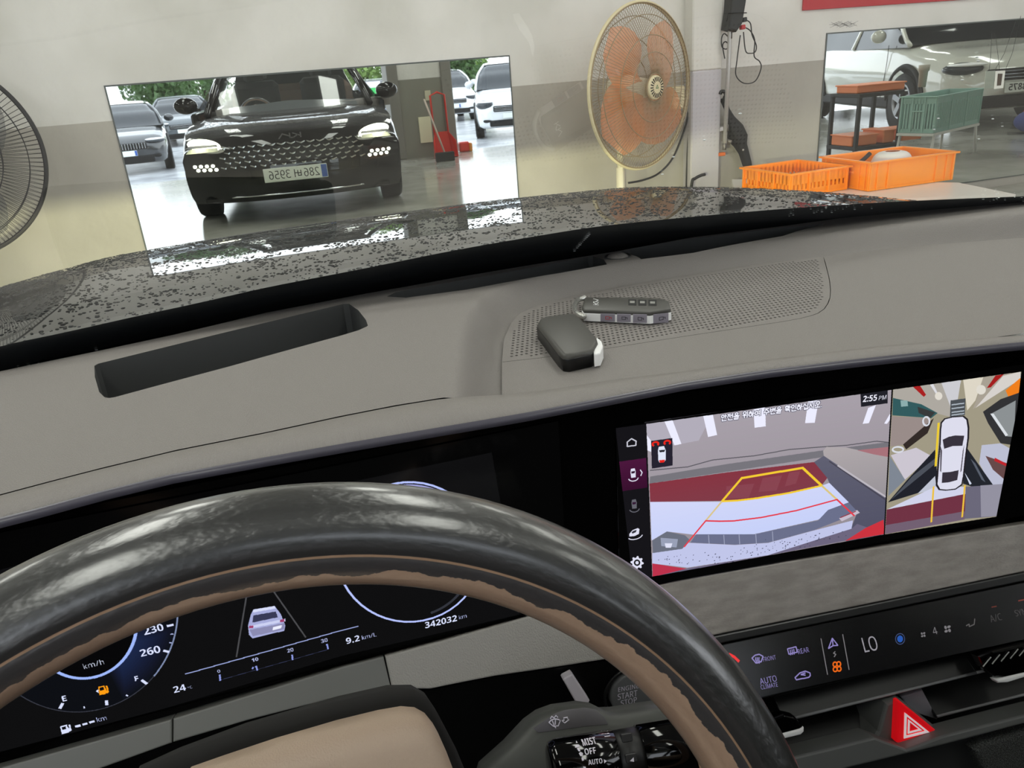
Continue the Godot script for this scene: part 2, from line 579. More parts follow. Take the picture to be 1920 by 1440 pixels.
func garage() -> void:
	var white := grained("white_plaster", Color(0.9, 0.89, 0.87), 0.75, noise(0.006, 3, 512, 5, false, ramp(Color(0.93, 0.93, 0.92), Color.WHITE)), 0.35, noise(0.05, 7, 512, 4, true), 0.12)
	var grey := grained("grey_dado_paint", Color(0.705, 0.685, 0.645), 0.55, noise(0.006, 4, 512, 5, false, ramp(Color(0.92, 0.92, 0.92), Color.WHITE)), 0.35, noise(0.05, 8, 512, 4, true), 0.1)
	var floor_m := grained("wet_epoxy_floor", Color(0.74, 0.735, 0.7), 0.13, noise(0.008, 5, 512, 5, false, ramp(Color(0.82, 0.82, 0.8), Color.WHITE)), 0.3)
	var dado := oz(963, 162, WZ).y
	var zb := vy(760, 299, 0.0).z + 0.5          # the open edge of the garage
	var zm := (WZ + zb) / 2
	var zl := zb - WZ
	var f := struct(Node3D.new()) as Node3D
	f.name = "wall_front"
	add_child(f)
	var st := S(false)
	box(st, Vector3(4.0, (dado + 2.8) / 2, WZ - 0.1), Vector3(16.4, 2.8 - dado, 0.2))
	put(st, "plaster", white, f)
	st = S(false)
	box(st, Vector3(4.0, dado / 2, WZ - 0.1), Vector3(16.4, dado, 0.2))
	put(st, "dado", grey, f)
	# shallow pilaster right of the fan
	var x0 := oz(1297, 200, WZ + 0.1).x
	var x1 := oz(1352, 200, WZ + 0.1).x
	st = S(false)
	box(st, Vector3((x0 + x1) / 2, (dado + 2.8) / 2, WZ + 0.045), Vector3(x1 - x0, 2.8 - dado, 0.11), Basis.IDENTITY, 0.008)
	put(st, "pilaster_plaster", white, f)
	st = S(false)
	box(st, Vector3((x0 + x1) / 2, dado / 2, WZ + 0.045), Vector3(x1 - x0, dado, 0.11), Basis.IDENTITY, 0.008)
	put(st, "pilaster_dado", mt("lilac_grey_paint", Color(0.75, 0.735, 0.755), 0.55), f)
	for a in [["wall_left", Vector3(-4.1, 1.4, zm), Vector3(0.2, 2.8, zl)], ["wall_right", Vector3(12.1, 1.4, zm), Vector3(0.2, 2.8, zl)]]:
		st = S(false)
		box(st, a[1], a[2])
		struct(put(st, a[0], white))
	st = S(false)
	box(st, Vector3(4.0, -0.05, zm), Vector3(16.4, 0.1, zl))
	struct(put(st, "floor", floor_m))
	st = S(false)
	box(st, Vector3(4.0, 2.9, zm), Vector3(16.4, 0.2, zl))
	struct(put(st, "ceiling", mt("ceiling_grey", Color(0.48, 0.47, 0.47), 0.8)))
	st = S(false)                                    # header over the open side
	box(st, Vector3(4.0, 2.55, zb - 0.1), Vector3(16.4, 0.5, 0.2))
	struct(put(st, "wall_back", white))
	# the ground of the car park outside
	st = S(false)
	box(st, Vector3(4.0, GY - 0.05, zb + 33.0), Vector3(120, 0.1, 60.0))
	face_to(st, [Vector3(-56, -0.01, zb - 0.01), Vector3(64, -0.01, zb - 0.01), Vector3(64, GY + 0.001, zb + 3.2), Vector3(-56, GY + 0.001, zb + 3.2)], Vector3.UP)
	struct(put(st, "ground", grained("wet_asphalt", Color(0.78, 0.79, 0.8), 0.22, noise(0.01, 6, 512, 5, false, ramp(Color(0.75, 0.75, 0.76), Color.WHITE)), 0.2)))

func board(called: String, label: String, cat: String, c0: Vector3, c1: Vector3, z: float, thick: float, m: Material) -> Node3D:
	var t := thing(called, label, cat, Vector3((c0.x + c1.x) / 2, minf(c0.y, c1.y), z))
	var st := S(false)
	box(st, Vector3((c0.x + c1.x) / 2, (c0.y + c1.y) / 2, z + thick / 2), Vector3(absf(c1.x - c0.x), absf(c1.y - c0.y), thick), Basis.IDENTITY, 0.002)
	put(st, "panel", m, t)
	return t

func wall_mirrors() -> void:
	var glass := mt("mirror_silver", Color(0.92, 0.94, 0.93), 0.012, 1.0)
	var edge := mt("mirror_edge", Color(0.32, 0.34, 0.33), 0.4)
	for a in [["wall mirror beside the fan, showing the black car's front and headlights", oz(195, 162, WZ), oz(955, 102, WZ)], ["wall mirror over the orange crates, showing a white parked car", oz(1549, 62, WZ), Vector3(9.6, oz(1549, 62, WZ).y, WZ)]]:
		var l: float = a[1].x
		var r: float = a[2].x
		var top: float = (a[1].y + a[2].y) / 2
		var bot := 0.06
		var t := thing("wall_mirror", a[0], "mirror", Vector3((l + r) / 2, bot, WZ))
		var st := S(false)
		box(st, Vector3((l + r) / 2, (top + bot) / 2, WZ + 0.003), Vector3(r - l, top - bot, 0.006))
		put(st, "backing", edge, t)
		st = S(false)
		quad(st, Vector3(l + 0.008, bot + 0.008, WZ + 0.0066), Vector3(l + 0.008, top - 0.008, WZ + 0.0066), Vector3(r - 0.008, top - 0.008, WZ + 0.0066), Vector3(r - 0.008, bot + 0.008, WZ + 0.0066))
		put(st, "silvered_glass", glass, t)

func fan(label: String, c: Vector3, turn: float, r: float, wire: Material, rim: Material, blade_m: Material, nblades: int, pole: Material) -> void:
	var t := thing("pedestal_fan", label, "fan", Vector3(c.x, 0, c.z), turn)
	var h := Vector3(0, c.y, 0)                       # local: axis +z
	var ring := func(rad: float, z: float, n := 72) -> Array:
		var o := []
		for i in n: o.append(h + Vector3(rad * cos(TAU * i / n), rad * sin(TAU * i / n), z))
		return o
	var dome := func(q: float, depth: float) -> float: return depth * (1.0 - pow(q, 3.0))
	for side in [["front_guard", 0.085], ["rear_guard", -0.10]]:
		var st := S()
		for i in 132:
			var ang := TAU * i / 132
			var path := []
			for k in 7:
				var q := lerpf(0.16, 1.0, k / 6.0)
				path.append(h + Vector3(r * q * cos(ang), r * q * sin(ang), dome.call(q, side[1]) + signf(side[1]) * 0.012))
			tube(st, path, 0.0013, 3)
		for q in [0.17, 0.42, 0.62, 0.86]:
			tube(st, ring.call(r * q, dome.call(q, side[1]) + signf(side[1]) * 0.012), 0.0024, 6, true)
		tube(st, ring.call(r, signf(side[1]) * 0.012), 0.004, 6, true)
		put(st, side[0], wire, t, true)
	var st2 := S()
	tube(st2, ring.call(r + 0.004, 0.0, 96), 0.0105, 8, true)
	put(st2, "rim", rim, t, true)
	for i in nblades:
		var rows := []
		var a0 := TAU * i / nblades + 0.5
		for k in 11:
			var q := k / 10.0
			var rad := lerpf(0.055, r * 0.9, q)
			var row := []
			var wide := (0.55 + 0.85 * sin(PI * pow(q, 0.75))) * (1.0 - 0.35 * pow(q, 6.0))
			for j in 9:
				var u := j / 8.0 - 0.5
				var ang := a0 + u * wide * 1.25 + 0.35 * q
				row.append(h + Vector3(rad * cos(ang), rad * sin(ang), u * 0.075 * (1.1 - 0.5 * q) + 0.01 * cos(u * PI)))
			rows.append(row)
		var sb := S()
		grid(sb, rows)
		put(sb, "blade", blade_m, t, true)
	var cap := S()
	var xf := Transform3D(Basis(Vector3.RIGHT, PI / 2), h)
	lathe(cap, [[0.0, 0.112], [0.03, 0.112], [0.06, 0.108], [0.066, 0.1], [0.066, 0.085], [0.0, 0.085]], xf, 32)
	var hub := put(cap, "hub_badge", rim, t, true)
	var sl := S(false)
	for i in 20:
		var b := Basis(Vector3.BACK, TAU * i / 20)
		box(sl, h + b * Vector3(0.044, 0, 0.109), Vector3(0.024, 0.006, 0.006), b)
	put(sl, "slots", mt("dark_gap", Color(0.1, 0.07, 0.05), 0.7), hub, true)
	var em := S(false)
	stroke_ribbons(em, [[Vector2(0, 0), Vector2(0.5, 1), Vector2(1, 0), Vector2(0, 0)]], h + Vector3(-0.01, -0.004, 0.1115), Vector3(0.02, 0, 0), Vector3(0, 0.016, 0), 0.004, 0.001)
	put(em, "emblem", mt("green_print", Color(0.2, 0.42, 0.25), 0.5), hub, true)
	st2 = S()
	lathe(st2, [[0.0, -0.24], [0.05, -0.235], [0.07, -0.2], [0.075, -0.1], [0.06, -0.03], [0.05, 0.04], [0.0, 0.045]], xf, 24)
	put(st2, "motor_housing", pole, t, true)
	st2 = S()
	tube(st2, [Vector3(0, 0.03, -0.17), Vector3(0, c.y - 0.45, -0.17)], 0.026, 16)
	tube(st2, [Vector3(0, c.y - 0.46, -0.17), Vector3(0, c.y - 0.02, -0.17)], 0.019, 16)
	put(st2, "pole", pole, t, true)
	st2 = S()
	lathe(st2, [[0.0, 0.0], [0.24, 0.0], [0.25, 0.02], [0.2, 0.045], [0.05, 0.06], [0.0, 0.06]], Transform3D(Basis.IDENTITY, Vector3(0, 0, -0.17)), 32)
	put(st2, "base", pole, t, true)

func wall_things() -> void:
	var ivory := mt("ivory_plastic", Color(0.87, 0.82, 0.67), 0.45)
	var black := mt("black_cable", Color(0.05, 0.05, 0.055), 0.5)
	fan("standing fan with orange blades and ivory rim beside the wall mirror", oz(1203, 165, WZ + 0.38), deg_to_rad(25), 0.442, mt("guard_wire", Color(0.62, 0.55, 0.43), 0.4, 0.3), ivory, mt("orange_blade", Color(0.95, 0.42, 0.16), 0.35, 0.0, {"transparency": 1, "albedo_color": Color(0.98, 0.6, 0.33, 0.5)}), 4, mt("cream_pole", Color(0.9, 0.87, 0.78), 0.4))
	fan("standing fan with dark grey guard and dark blades against the grey wall", oz(-132, 300, WZ + 0.35), deg_to_rad(14), 0.46, mt("grey_wire", Color(0.17, 0.165, 0.17), 0.4, 0.3), mt("grey_rim", Color(0.14, 0.14, 0.145), 0.45), mt("smoke_blade", Color(0.33, 0.34, 0.35, 0.5), 0.35, 0.0, {"transparency": 1}), 3, mt("grey_pole", Color(0.2, 0.2, 0.2), 0.5))
	# wall outlet behind the fan and its cords
	var a := oz(1273, 162, WZ + 0.1)
	var b := oz(1296, 203, WZ + 0.1)
	var t := thing("wall_outlet", "ivory surface-mounted outlet box on the wall behind the orange fan", "outlet", Vector3(a.x, b.y, WZ))
	var st := S(false)
	box(st, Vector3((a.x + b.x) / 2 - 0.02, (a.y + b.y) / 2, WZ + 0.03), Vector3(absf(b.x - a.x), absf(a.y - b.y), 0.06), Basis.IDENTITY, 0.008)
	put(st, "box", ivory, t)
	st = S(false)
	for k in [0.02, -0.025]: box(st, Vector3((a.x + b.x) / 2 - 0.02, (a.y + b.y) / 2 + k, WZ + 0.061), Vector3(0.03, 0.03, 0.004), Basis.IDENTITY, 0.002)
	put(st, "socket", mt("socket_face", Color(0.75, 0.7, 0.58), 0.5), t)
	for path in [[[1292, 202], [1291, 240], [1289, 290], [1287, 345]], [[1292, 203], [1284, 240], [1262, 295], [1235, 325], [1205, 338], [1178, 343]]]:
		var pts := []
		for p in path: pts.append(oz(p[0], p[1], WZ + 0.05))
		if path.size() == 4: pts.append(Vector3(pts[3].x, 0.02, pts[3].z))
		st = S()
		tube(st, smooth_path(pts, 6), 0.0065, 8)
		put(st, "cord", black, t)
	# steel pipe with clamp and tap
	t = thing("steel_pipe", "thin galvanised pipe running down the wall beside the black umbrella", "pipe", oz(1358, 285, WZ + 0.1))
	st = S()
	tube(st, [oz(1375, -120, WZ + 0.15), oz(1371, 0, WZ + 0.15), oz(1366, 120, WZ + 0.15), oz(1359, 270, WZ + 0.15)], 0.013, 12)
	put(st, "tube", mt("galvanised", Color(0.72, 0.71, 0.7), 0.4, 0.35), t)
	st = S()
	for k in [[1358, 275, 0.014], [1362, 240, 0.0135], [1369, 66, 0.0135]]:
		var p := oz(k[0], k[1], WZ + 0.15)
		tube(st, [p - Vector3(0, 0.02, 0), p + Vector3(0, 0.02, 0)], k[2], 12)
	put(st, "coupling", mt("steel_dark", Color(0.5, 0.48, 0.46), 0.4, 0.7), t)
	st = S()
	tube(st, [oz(1359, 262, WZ + 0.09), oz(1371, 266, WZ + 0.13)], 0.011, 10)
	put(st, "tap", mt("steel_dark", Color(0.5, 0.48, 0.46), 0.4, 0.7), t)
	st = S(false)
	var q := oz(1345, 243, WZ + 0.06)
	box(st, q, Vector3(0.07, 0.03, 0.04), Basis(Vector3.BACK, 0.15), 0.004)
	put(st, "wall_clamp", mt("galvanised", Color(0.72, 0.71, 0.7), 0.4, 0.35), t)
	st = S(false)
	box(st, oz(1352, 289, WZ + 0.09), Vector3(0.05, 0.022, 0.03), Basis.IDENTITY, 0.003)
	put(st, "orange_tape", mt("orange_tape", Color(0.85, 0.42, 0.14), 0.5), t)
	# black electrical unit strapped to the pipe
	t = thing("power_adapter", "black rectangular adapter strapped high on the steel pipe with a red plug", "adapter", oz(1380, 60, WZ + 0.12))
	st = S(false)
	var pts := []
	for p in [[1376, -40], [1405, -38], [1400, 3], [1393, 44], [1382, 60], [1366, 55], [1371, 20]]: pts.append(oz(p[0], p[1], WZ + 0.2))
	slab(st, pts, Vector3.BACK, 0.085, 0.012)
	put(st, "case", mt("black_matt", Color(0.13, 0.135, 0.135), 0.6), t)
	st = S(false)
	box(st, oz(1392, 51, WZ + 0.16), Vector3(0.03, 0.026, 0.03), Basis(Vector3.BACK, 0.1), 0.004)
	put(st, "red_plug", mt("red_plastic", Color(0.72, 0.1, 0.12), 0.4), t)
	st = S(false)
	box(st, oz(1395, 37, WZ + 0.16), Vector3(0.03, 0.026, 0.03), Basis(Vector3.BACK, 0.1), 0.004)
	put(st, "black_plug", black, t)
	st = S()
	tube(st, [oz(1361, 43, WZ + 0.15), oz(1366, 25, WZ + 0.21), oz(1400, 24, WZ + 0.21)], 0.003, 6)
	put(st, "strap", black, t)
	for path in [[[1398, 37], [1407, 44], [1410, 65], [1418, 85], [1416, 97], [1407, 100], [1398, 95], [1394, 60]], [[1398, 52], [1407, 58], [1415, 75], [1414, 105], [1424, 115], [1427, 128], [1416, 152], [1395, 156], [1380, 141], [1382, 112], [1388, 66]], [[1366, 70], [1358, 63], [1353, 72], [1354, 88], [1362, 92], [1366, 84], [1360, 78], [1355, 86], [1359, 110]]]:
		pts = []
		for p in path: pts.append(oz(p[0], p[1], WZ + 0.13))
		st = S()
		tube(st, smooth_path(pts, 6), 0.0035, 6)
		put(st, "cord", black, t)
	# closed umbrella
	t = thing("closed_umbrella", "closed black umbrella hanging by its crook on the steel pipe", "umbrella", oz(1402, 312, WZ + 0.12))
	var line := [[1355, 185, 0.016], [1363, 205, 0.012], [1370, 222, 0.02], [1378, 240, 0.04], [1384, 256, 0.047], [1389, 272, 0.03], [1394, 285, 0.024], [1400, 306, 0.022], [1406, 330, 0.016], [1410, 350, 0.008]]
	pts = []
	var rad := []
	for p in line:
		pts.append(oz(p[0], p[1], WZ + 0.07))
		rad.append(p[2])
	var base := S()
	var rows := []
	for i in pts.size():
		var row := []
		for k in 20:
			var ang := TAU * k / 20
			var rr: float = rad[i] * 1.3 * (1.0 + 0.16 * sin(ang * 5.0 + i * 0.7))
			row.append(pts[i] + Vector3(cos(ang) * rr, 0.25 * cos(ang) * rr, sin(ang) * rr * 0.8))
		rows.append(row)
	grid(base, rows, true)
	put(base, "canopy", mt("black_cloth", Color(0.045, 0.045, 0.05), 0.7), t)
	st = S()
	var crook := []
	for p in [[1350, 177], [1352, 172], [1358, 172], [1361, 178], [1358, 186], [1362, 200]]: crook.append(oz(p[0], p[1], WZ + 0.1))
	tube(st, smooth_path(crook, 5), 0.012, 10)
	put(st, "handle", mt("black_gloss", Color(0.02, 0.02, 0.022), 0.2), t)
	st = S()
	lathe(st, [[0.0, 0.0], [0.006, 0.001], [0.0075, 0.004], [0.0, 0.006]], Transform3D(Basis(Vector3.RIGHT, PI / 2), oz(1393, 281, WZ + 0.135)), 12)
	put(st, "snap_button", mt("galvanised", Color(0.72, 0.71, 0.7), 0.4, 0.35), t)
	# bent black handle showing over the bonnet
	t = thing("pry_handle", "bent black tool handle leaning at the foot of the pale pilaster", "tool", oz(1304, 342, WZ + 0.2))
	st = S()
	tube(st, smooth_path([oz(1290, 420, WZ + 0.2), oz(1297, 345, WZ + 0.2), oz(1303, 335, WZ + 0.2), oz(1314, 329, WZ + 0.2), oz(1322, 327, WZ + 0.2)], 5), 0.01, 8, false)
	put(st, "bar", black, t)
	# red board
	board("red_board", "plain red board high on the wall above the right-hand mirror", "sign", oz(1503, 20, WZ), Vector3(oz(1503, 20, WZ).x + 3.2, oz(1503, 20, WZ).y + 0.5, WZ), WZ + 0.001, 0.012, mt("red_paint", Color(0.73, 0.15, 0.19), 0.5))
	# pencil scribble on the plaster
	st = S(false)
	var r2 := RandomNumberGenerator.new()
	r2.seed = 4
	for i in 26:
		var p := oz(1562 + i * 1.6, 46 + sin(i * 1.7) * 3.0, WZ + 0.0006)
		var d := Vector3(0.03, 0.012 * sin(i * 2.3), 0)
		slab(st, [p - d, p - d + Vector3(0, 0.002, 0), p + d + Vector3(0, 0.002, 0), p + d], Vector3.BACK, 0.0004)
	tag(put(st, "scribble", mt("pencil_grey", Color(0.62, 0.61, 0.6), 0.8)), "faint grey scribble on the white wall above the mirror", "mark")
	# little card hung on two threads in front of the second mirror
	t = thing("hanging_card", "small white card with dark print hung on two threads over the mirror", "card", oz(1874, 166, WZ + 0.05))
	st = S(false)
	pts = []
	for p in [[1867, 133], [1885, 132], [1881, 165], [1864, 167]]: pts.append(oz(p[0], p[1], WZ + 0.05))
	slab(st, pts, Vector3.BACK, 0.003)
	put(st, "card", mt("white_card", Color(0.9, 0.9, 0.87), 0.6), t)
	st = S(false)
	pts = []
	for p in [[1871, 138], [1880, 138], [1877, 160], [1869, 161]]: pts.append(oz(p[0], p[1], WZ + 0.0505))
	slab(st, pts, Vector3.BACK, 0.0004)
	put(st, "print", mt("brown_print", Color(0.25, 0.18, 0.12), 0.6), t)
	st = S()
	tube(st, [oz(1866, 60, WZ + 0.02), oz(1872, 110, WZ + 0.04), oz(1874, 133, WZ + 0.05)], 0.0015, 5)
	tube(st, [oz(1914, 30, WZ + 0.02), oz(1898, 100, WZ + 0.04), oz(1884, 133, WZ + 0.05)], 0.0015, 5)
	put(st, "thread", black, t)

func crate(t: Node3D, o: Vector3, a: Vector3, b: Vector3, h: float, m: Material, slots: bool) -> void:   # o near corner at the foot, a and b the two foot edges
	var la := a.length()
	var lb := b.length()
	var bs := Basis(a / la, Vector3.UP, (a / la).cross(Vector3.UP))
	if bs.z.dot(b) < 0: bs.z = -bs.z
	var at := func(x: float, y: float, z: float) -> Vector3: return o + bs.x * x + Vector3.UP * y + bs.z * z
	var rb := bs
	if rb.determinant() < 0: rb = Basis(bs.x, bs.y, -bs.z)
	var st := S(false)
	box(st, at.call(la / 2, 0.006, lb / 2), Vector3(la - 0.01, 0.012, lb - 0.01), rb)
	put(st, "floor", m, t)
	var th := 0.006
	for w in 4:
		st = S(false)
		var along: float = la if w < 2 else lb
		var place := func(s: float, y: float) -> Vector3:
			match w:
				0: return at.call(s, y, 0.012)
				1: return at.call(s, y, lb - 0.012)
				2: return at.call(0.012, y, s)
			return at.call(la - 0.012, y, s)
		var dim := func(l: float, hh: float, thick := th) -> Vector3: return Vector3(l, hh, thick) if w < 2 else Vector3(thick, hh, l)
		if slots:
			box(st, place.call(along / 2, 0.018), dim.call(along - 0.024, 0.036), rb)
			box(st, place.call(along / 2, h - 0.03), dim.call(along - 0.024, 0.06), rb)
			var n := int(along / 0.03)
			for i in n + 1: box(st, place.call(0.015 + (along - 0.03) * i / n, h * 0.45), dim.call(0.014, h * 0.9), rb)
		else:
			box(st, place.call(along / 2, h / 2), dim.call(along - 0.024, h), rb, 0.001)
		put(st, "wall", m, t)
		var sr := S(false)
		for s in [0.012, along * 0.1, along * 0.22, along * 0.78, along * 0.9, along - 0.012] if not slots else [0.012, along * 0.33, along * 0.66, along - 0.012]:
			var off: Vector3 = (place.call(0.0, 0.0) - at.call(la / 2, 0, lb / 2))
			off = bs.z * signf(off.dot(bs.z)) if w < 2 else bs.x * signf(off.dot(bs.x))
			box(sr, place.call(s, h * 0.5) + off * 0.006, dim.call(0.012, h * 0.98, 0.012), rb, 0.001)
		put(sr, "ribs", m, t)
	st = S(false)
	for w in 4:
		var l2: float = la + 0.02 if w < 2 else lb + 0.02
		var c: Vector3 = at.call(la / 2, h, -0.001) if w == 0 else at.call(la / 2, h, lb + 0.001) if w == 1 else at.call(-0.001, h, lb / 2) if w == 2 else at.call(la + 0.001, h, lb / 2)
		box(st, c, Vector3(l2, 0.01, 0.024) if w < 2 else Vector3(0.024, 0.01, l2), rb, 0.002)
	put(st, "rim", m, t)
	st = S(false)
	box(st, at.call(0.004, h * 0.6, lb / 2), Vector3(0.012, 0.012, lb * 0.36), rb, 0.003)
	put(st, "handle_bar", m, t)

func crates_on_table() -> void:
	var orange := mt("orange_crate", Color(1.0, 0.6, 0.16), 0.35)
	var orange2 := mt("orange_crate_slotted", Color(1.0, 0.59, 0.12), 0.35)
	var top := 0.5
	var near := oy(1633, 306, top)
	var rgt := oy(1795, 285, top)
	var lft := oy(1547, 291, top)
	var a := rgt - near
	var b := lft - near
	b -= a.normalized() * b.dot(a.normalized())
	b = b.normalized() * 0.40
	var h := 0.15
	var t := thing("orange_crate", "solid-sided orange plastic crate with white paper inside", "crate", near - Vector3(0, h, 0))
	crate(t, near - Vector3(0, h, 0), a, b, h, orange, false)
	var st := S()
	var c := near + a * 0.62 + b * 0.6 - Vector3(0, 0.075, 0)
	var rows := []
	for i in 9:
		var row := []
		for k in 20:
			var ang := TAU * k / 20
			var rr := 0.1 * pow(sin(PI * (0.08 + 0.92 * i / 8.0) * 0.5), 0.5)
			row.append(c + Vector3(rr * cos(ang) * 1.2, 0.085 * cos(PI * 0.5 * i / 8.0), rr * sin(ang)))
		rows.append(row)
	grid(st, rows, true)
	tag(put(st, "white_tub", mt("white_plastic", Color(0.9, 0.9, 0.89), 0.5)), "white plastic tub lying in the solid orange crate", "tub")
	st = S()
	c = near + a * 0.2 + b * 0.5 - Vector3(0, 0.015, 0)
	tube(st, smooth_path([c - Vector3(0.07, 0.03, 0), c, c + Vector3(0.05, 0.035, 0)], 4), 0.012, 8, false)
	tag(put(st, "hand_tool", mt("dark_tool", Color(0.12, 0.1, 0.1), 0.5)), "dark tool handle sticking up from the solid orange crate", "tool")
	# slotted crate further left
	var top2 := 0.475
	var h2 := 0.125
	var n2 := oy(1391, 315, top2)
	var a2 := oy(1530, 334, top2) - n2
	var b2 := oy(1560, 295, top2) - n2
	b2 -= a2.normalized() * b2.dot(a2.normalized())
	a2 = a2.normalized() * minf(a2.length(), 0.42)
	b2 = b2.normalized() * minf(b2.length(), 0.4)
	t = thing("orange_crate", "slotted orange plastic crate with open lattice sides", "crate", n2 - Vector3(0, h2, 0))
	crate(t, n2 - Vector3(0, h2, 0), a2, b2, h2, orange2, true)
	# table
	var y := 0.348
	var tp := [oy(1372, 336, y), oy(1797, 342, y), oy(1905, 364, y), oy(1850, 420, y), oy(1400, 440, y)]
	tp[0].z = maxf(tp[0].z, WZ + 0.05)
	tp[1].z = maxf(tp[1].z, WZ + 0.05)
	t = thing("white_table", "low white table against the wall carrying the two orange crates", "table", Vector3(tp[0].x, 0, tp[2].z))
	var wm := mt("white_laminate", Color(0.88, 0.87, 0.84), 0.35)
	st = S(false)
	slab(st, tp, Vector3.UP, 0.03, 0.003)
	put(st, "table_top", wm, t)
	for p in [tp[0], tp[1], tp[3], tp[4]]:
		var q: Vector3 = p.lerp(centre_of(tp), 0.1)
		st = S(false)
		box(st, Vector3(q.x, (y - 0.03) / 2, q.z), Vector3(0.04, y - 0.03, 0.04), Basis.IDENTITY, 0.003)
		put(st, "leg", mt("steel_leg", Color(0.7, 0.7, 0.7), 0.4, 0.3), t)

func blob(st: SurfaceTool, c: Vector3, s: Vector3, b := Basis.IDENTITY, nu := 16, nv := 10) -> void:
	var rows := []
	for i in nv + 1:
		var row := []
		var p := PI * i / nv
		for k in nu:
			var t := TAU * k / nu
			row.append(c + b * (Vector3(sin(p) * cos(t), cos(p), sin(p) * sin(t)) * s))
		rows.append(row)
	grid(st, rows, true)

func at_station(tab: Array, z: float, k: int) -> float:
	for i in tab.size() - 1:
		if z <= tab[i + 1][0]: return lerpf(tab[i][k], tab[i + 1][k], smoothstep(0.0, 1.0, (z - tab[i][0]) / (tab[i + 1][0] - tab[i][0])) * 0.5 + 0.5 * (z - tab[i][0]) / (tab[i + 1][0] - tab[i][0]))
	return tab[-1][k]

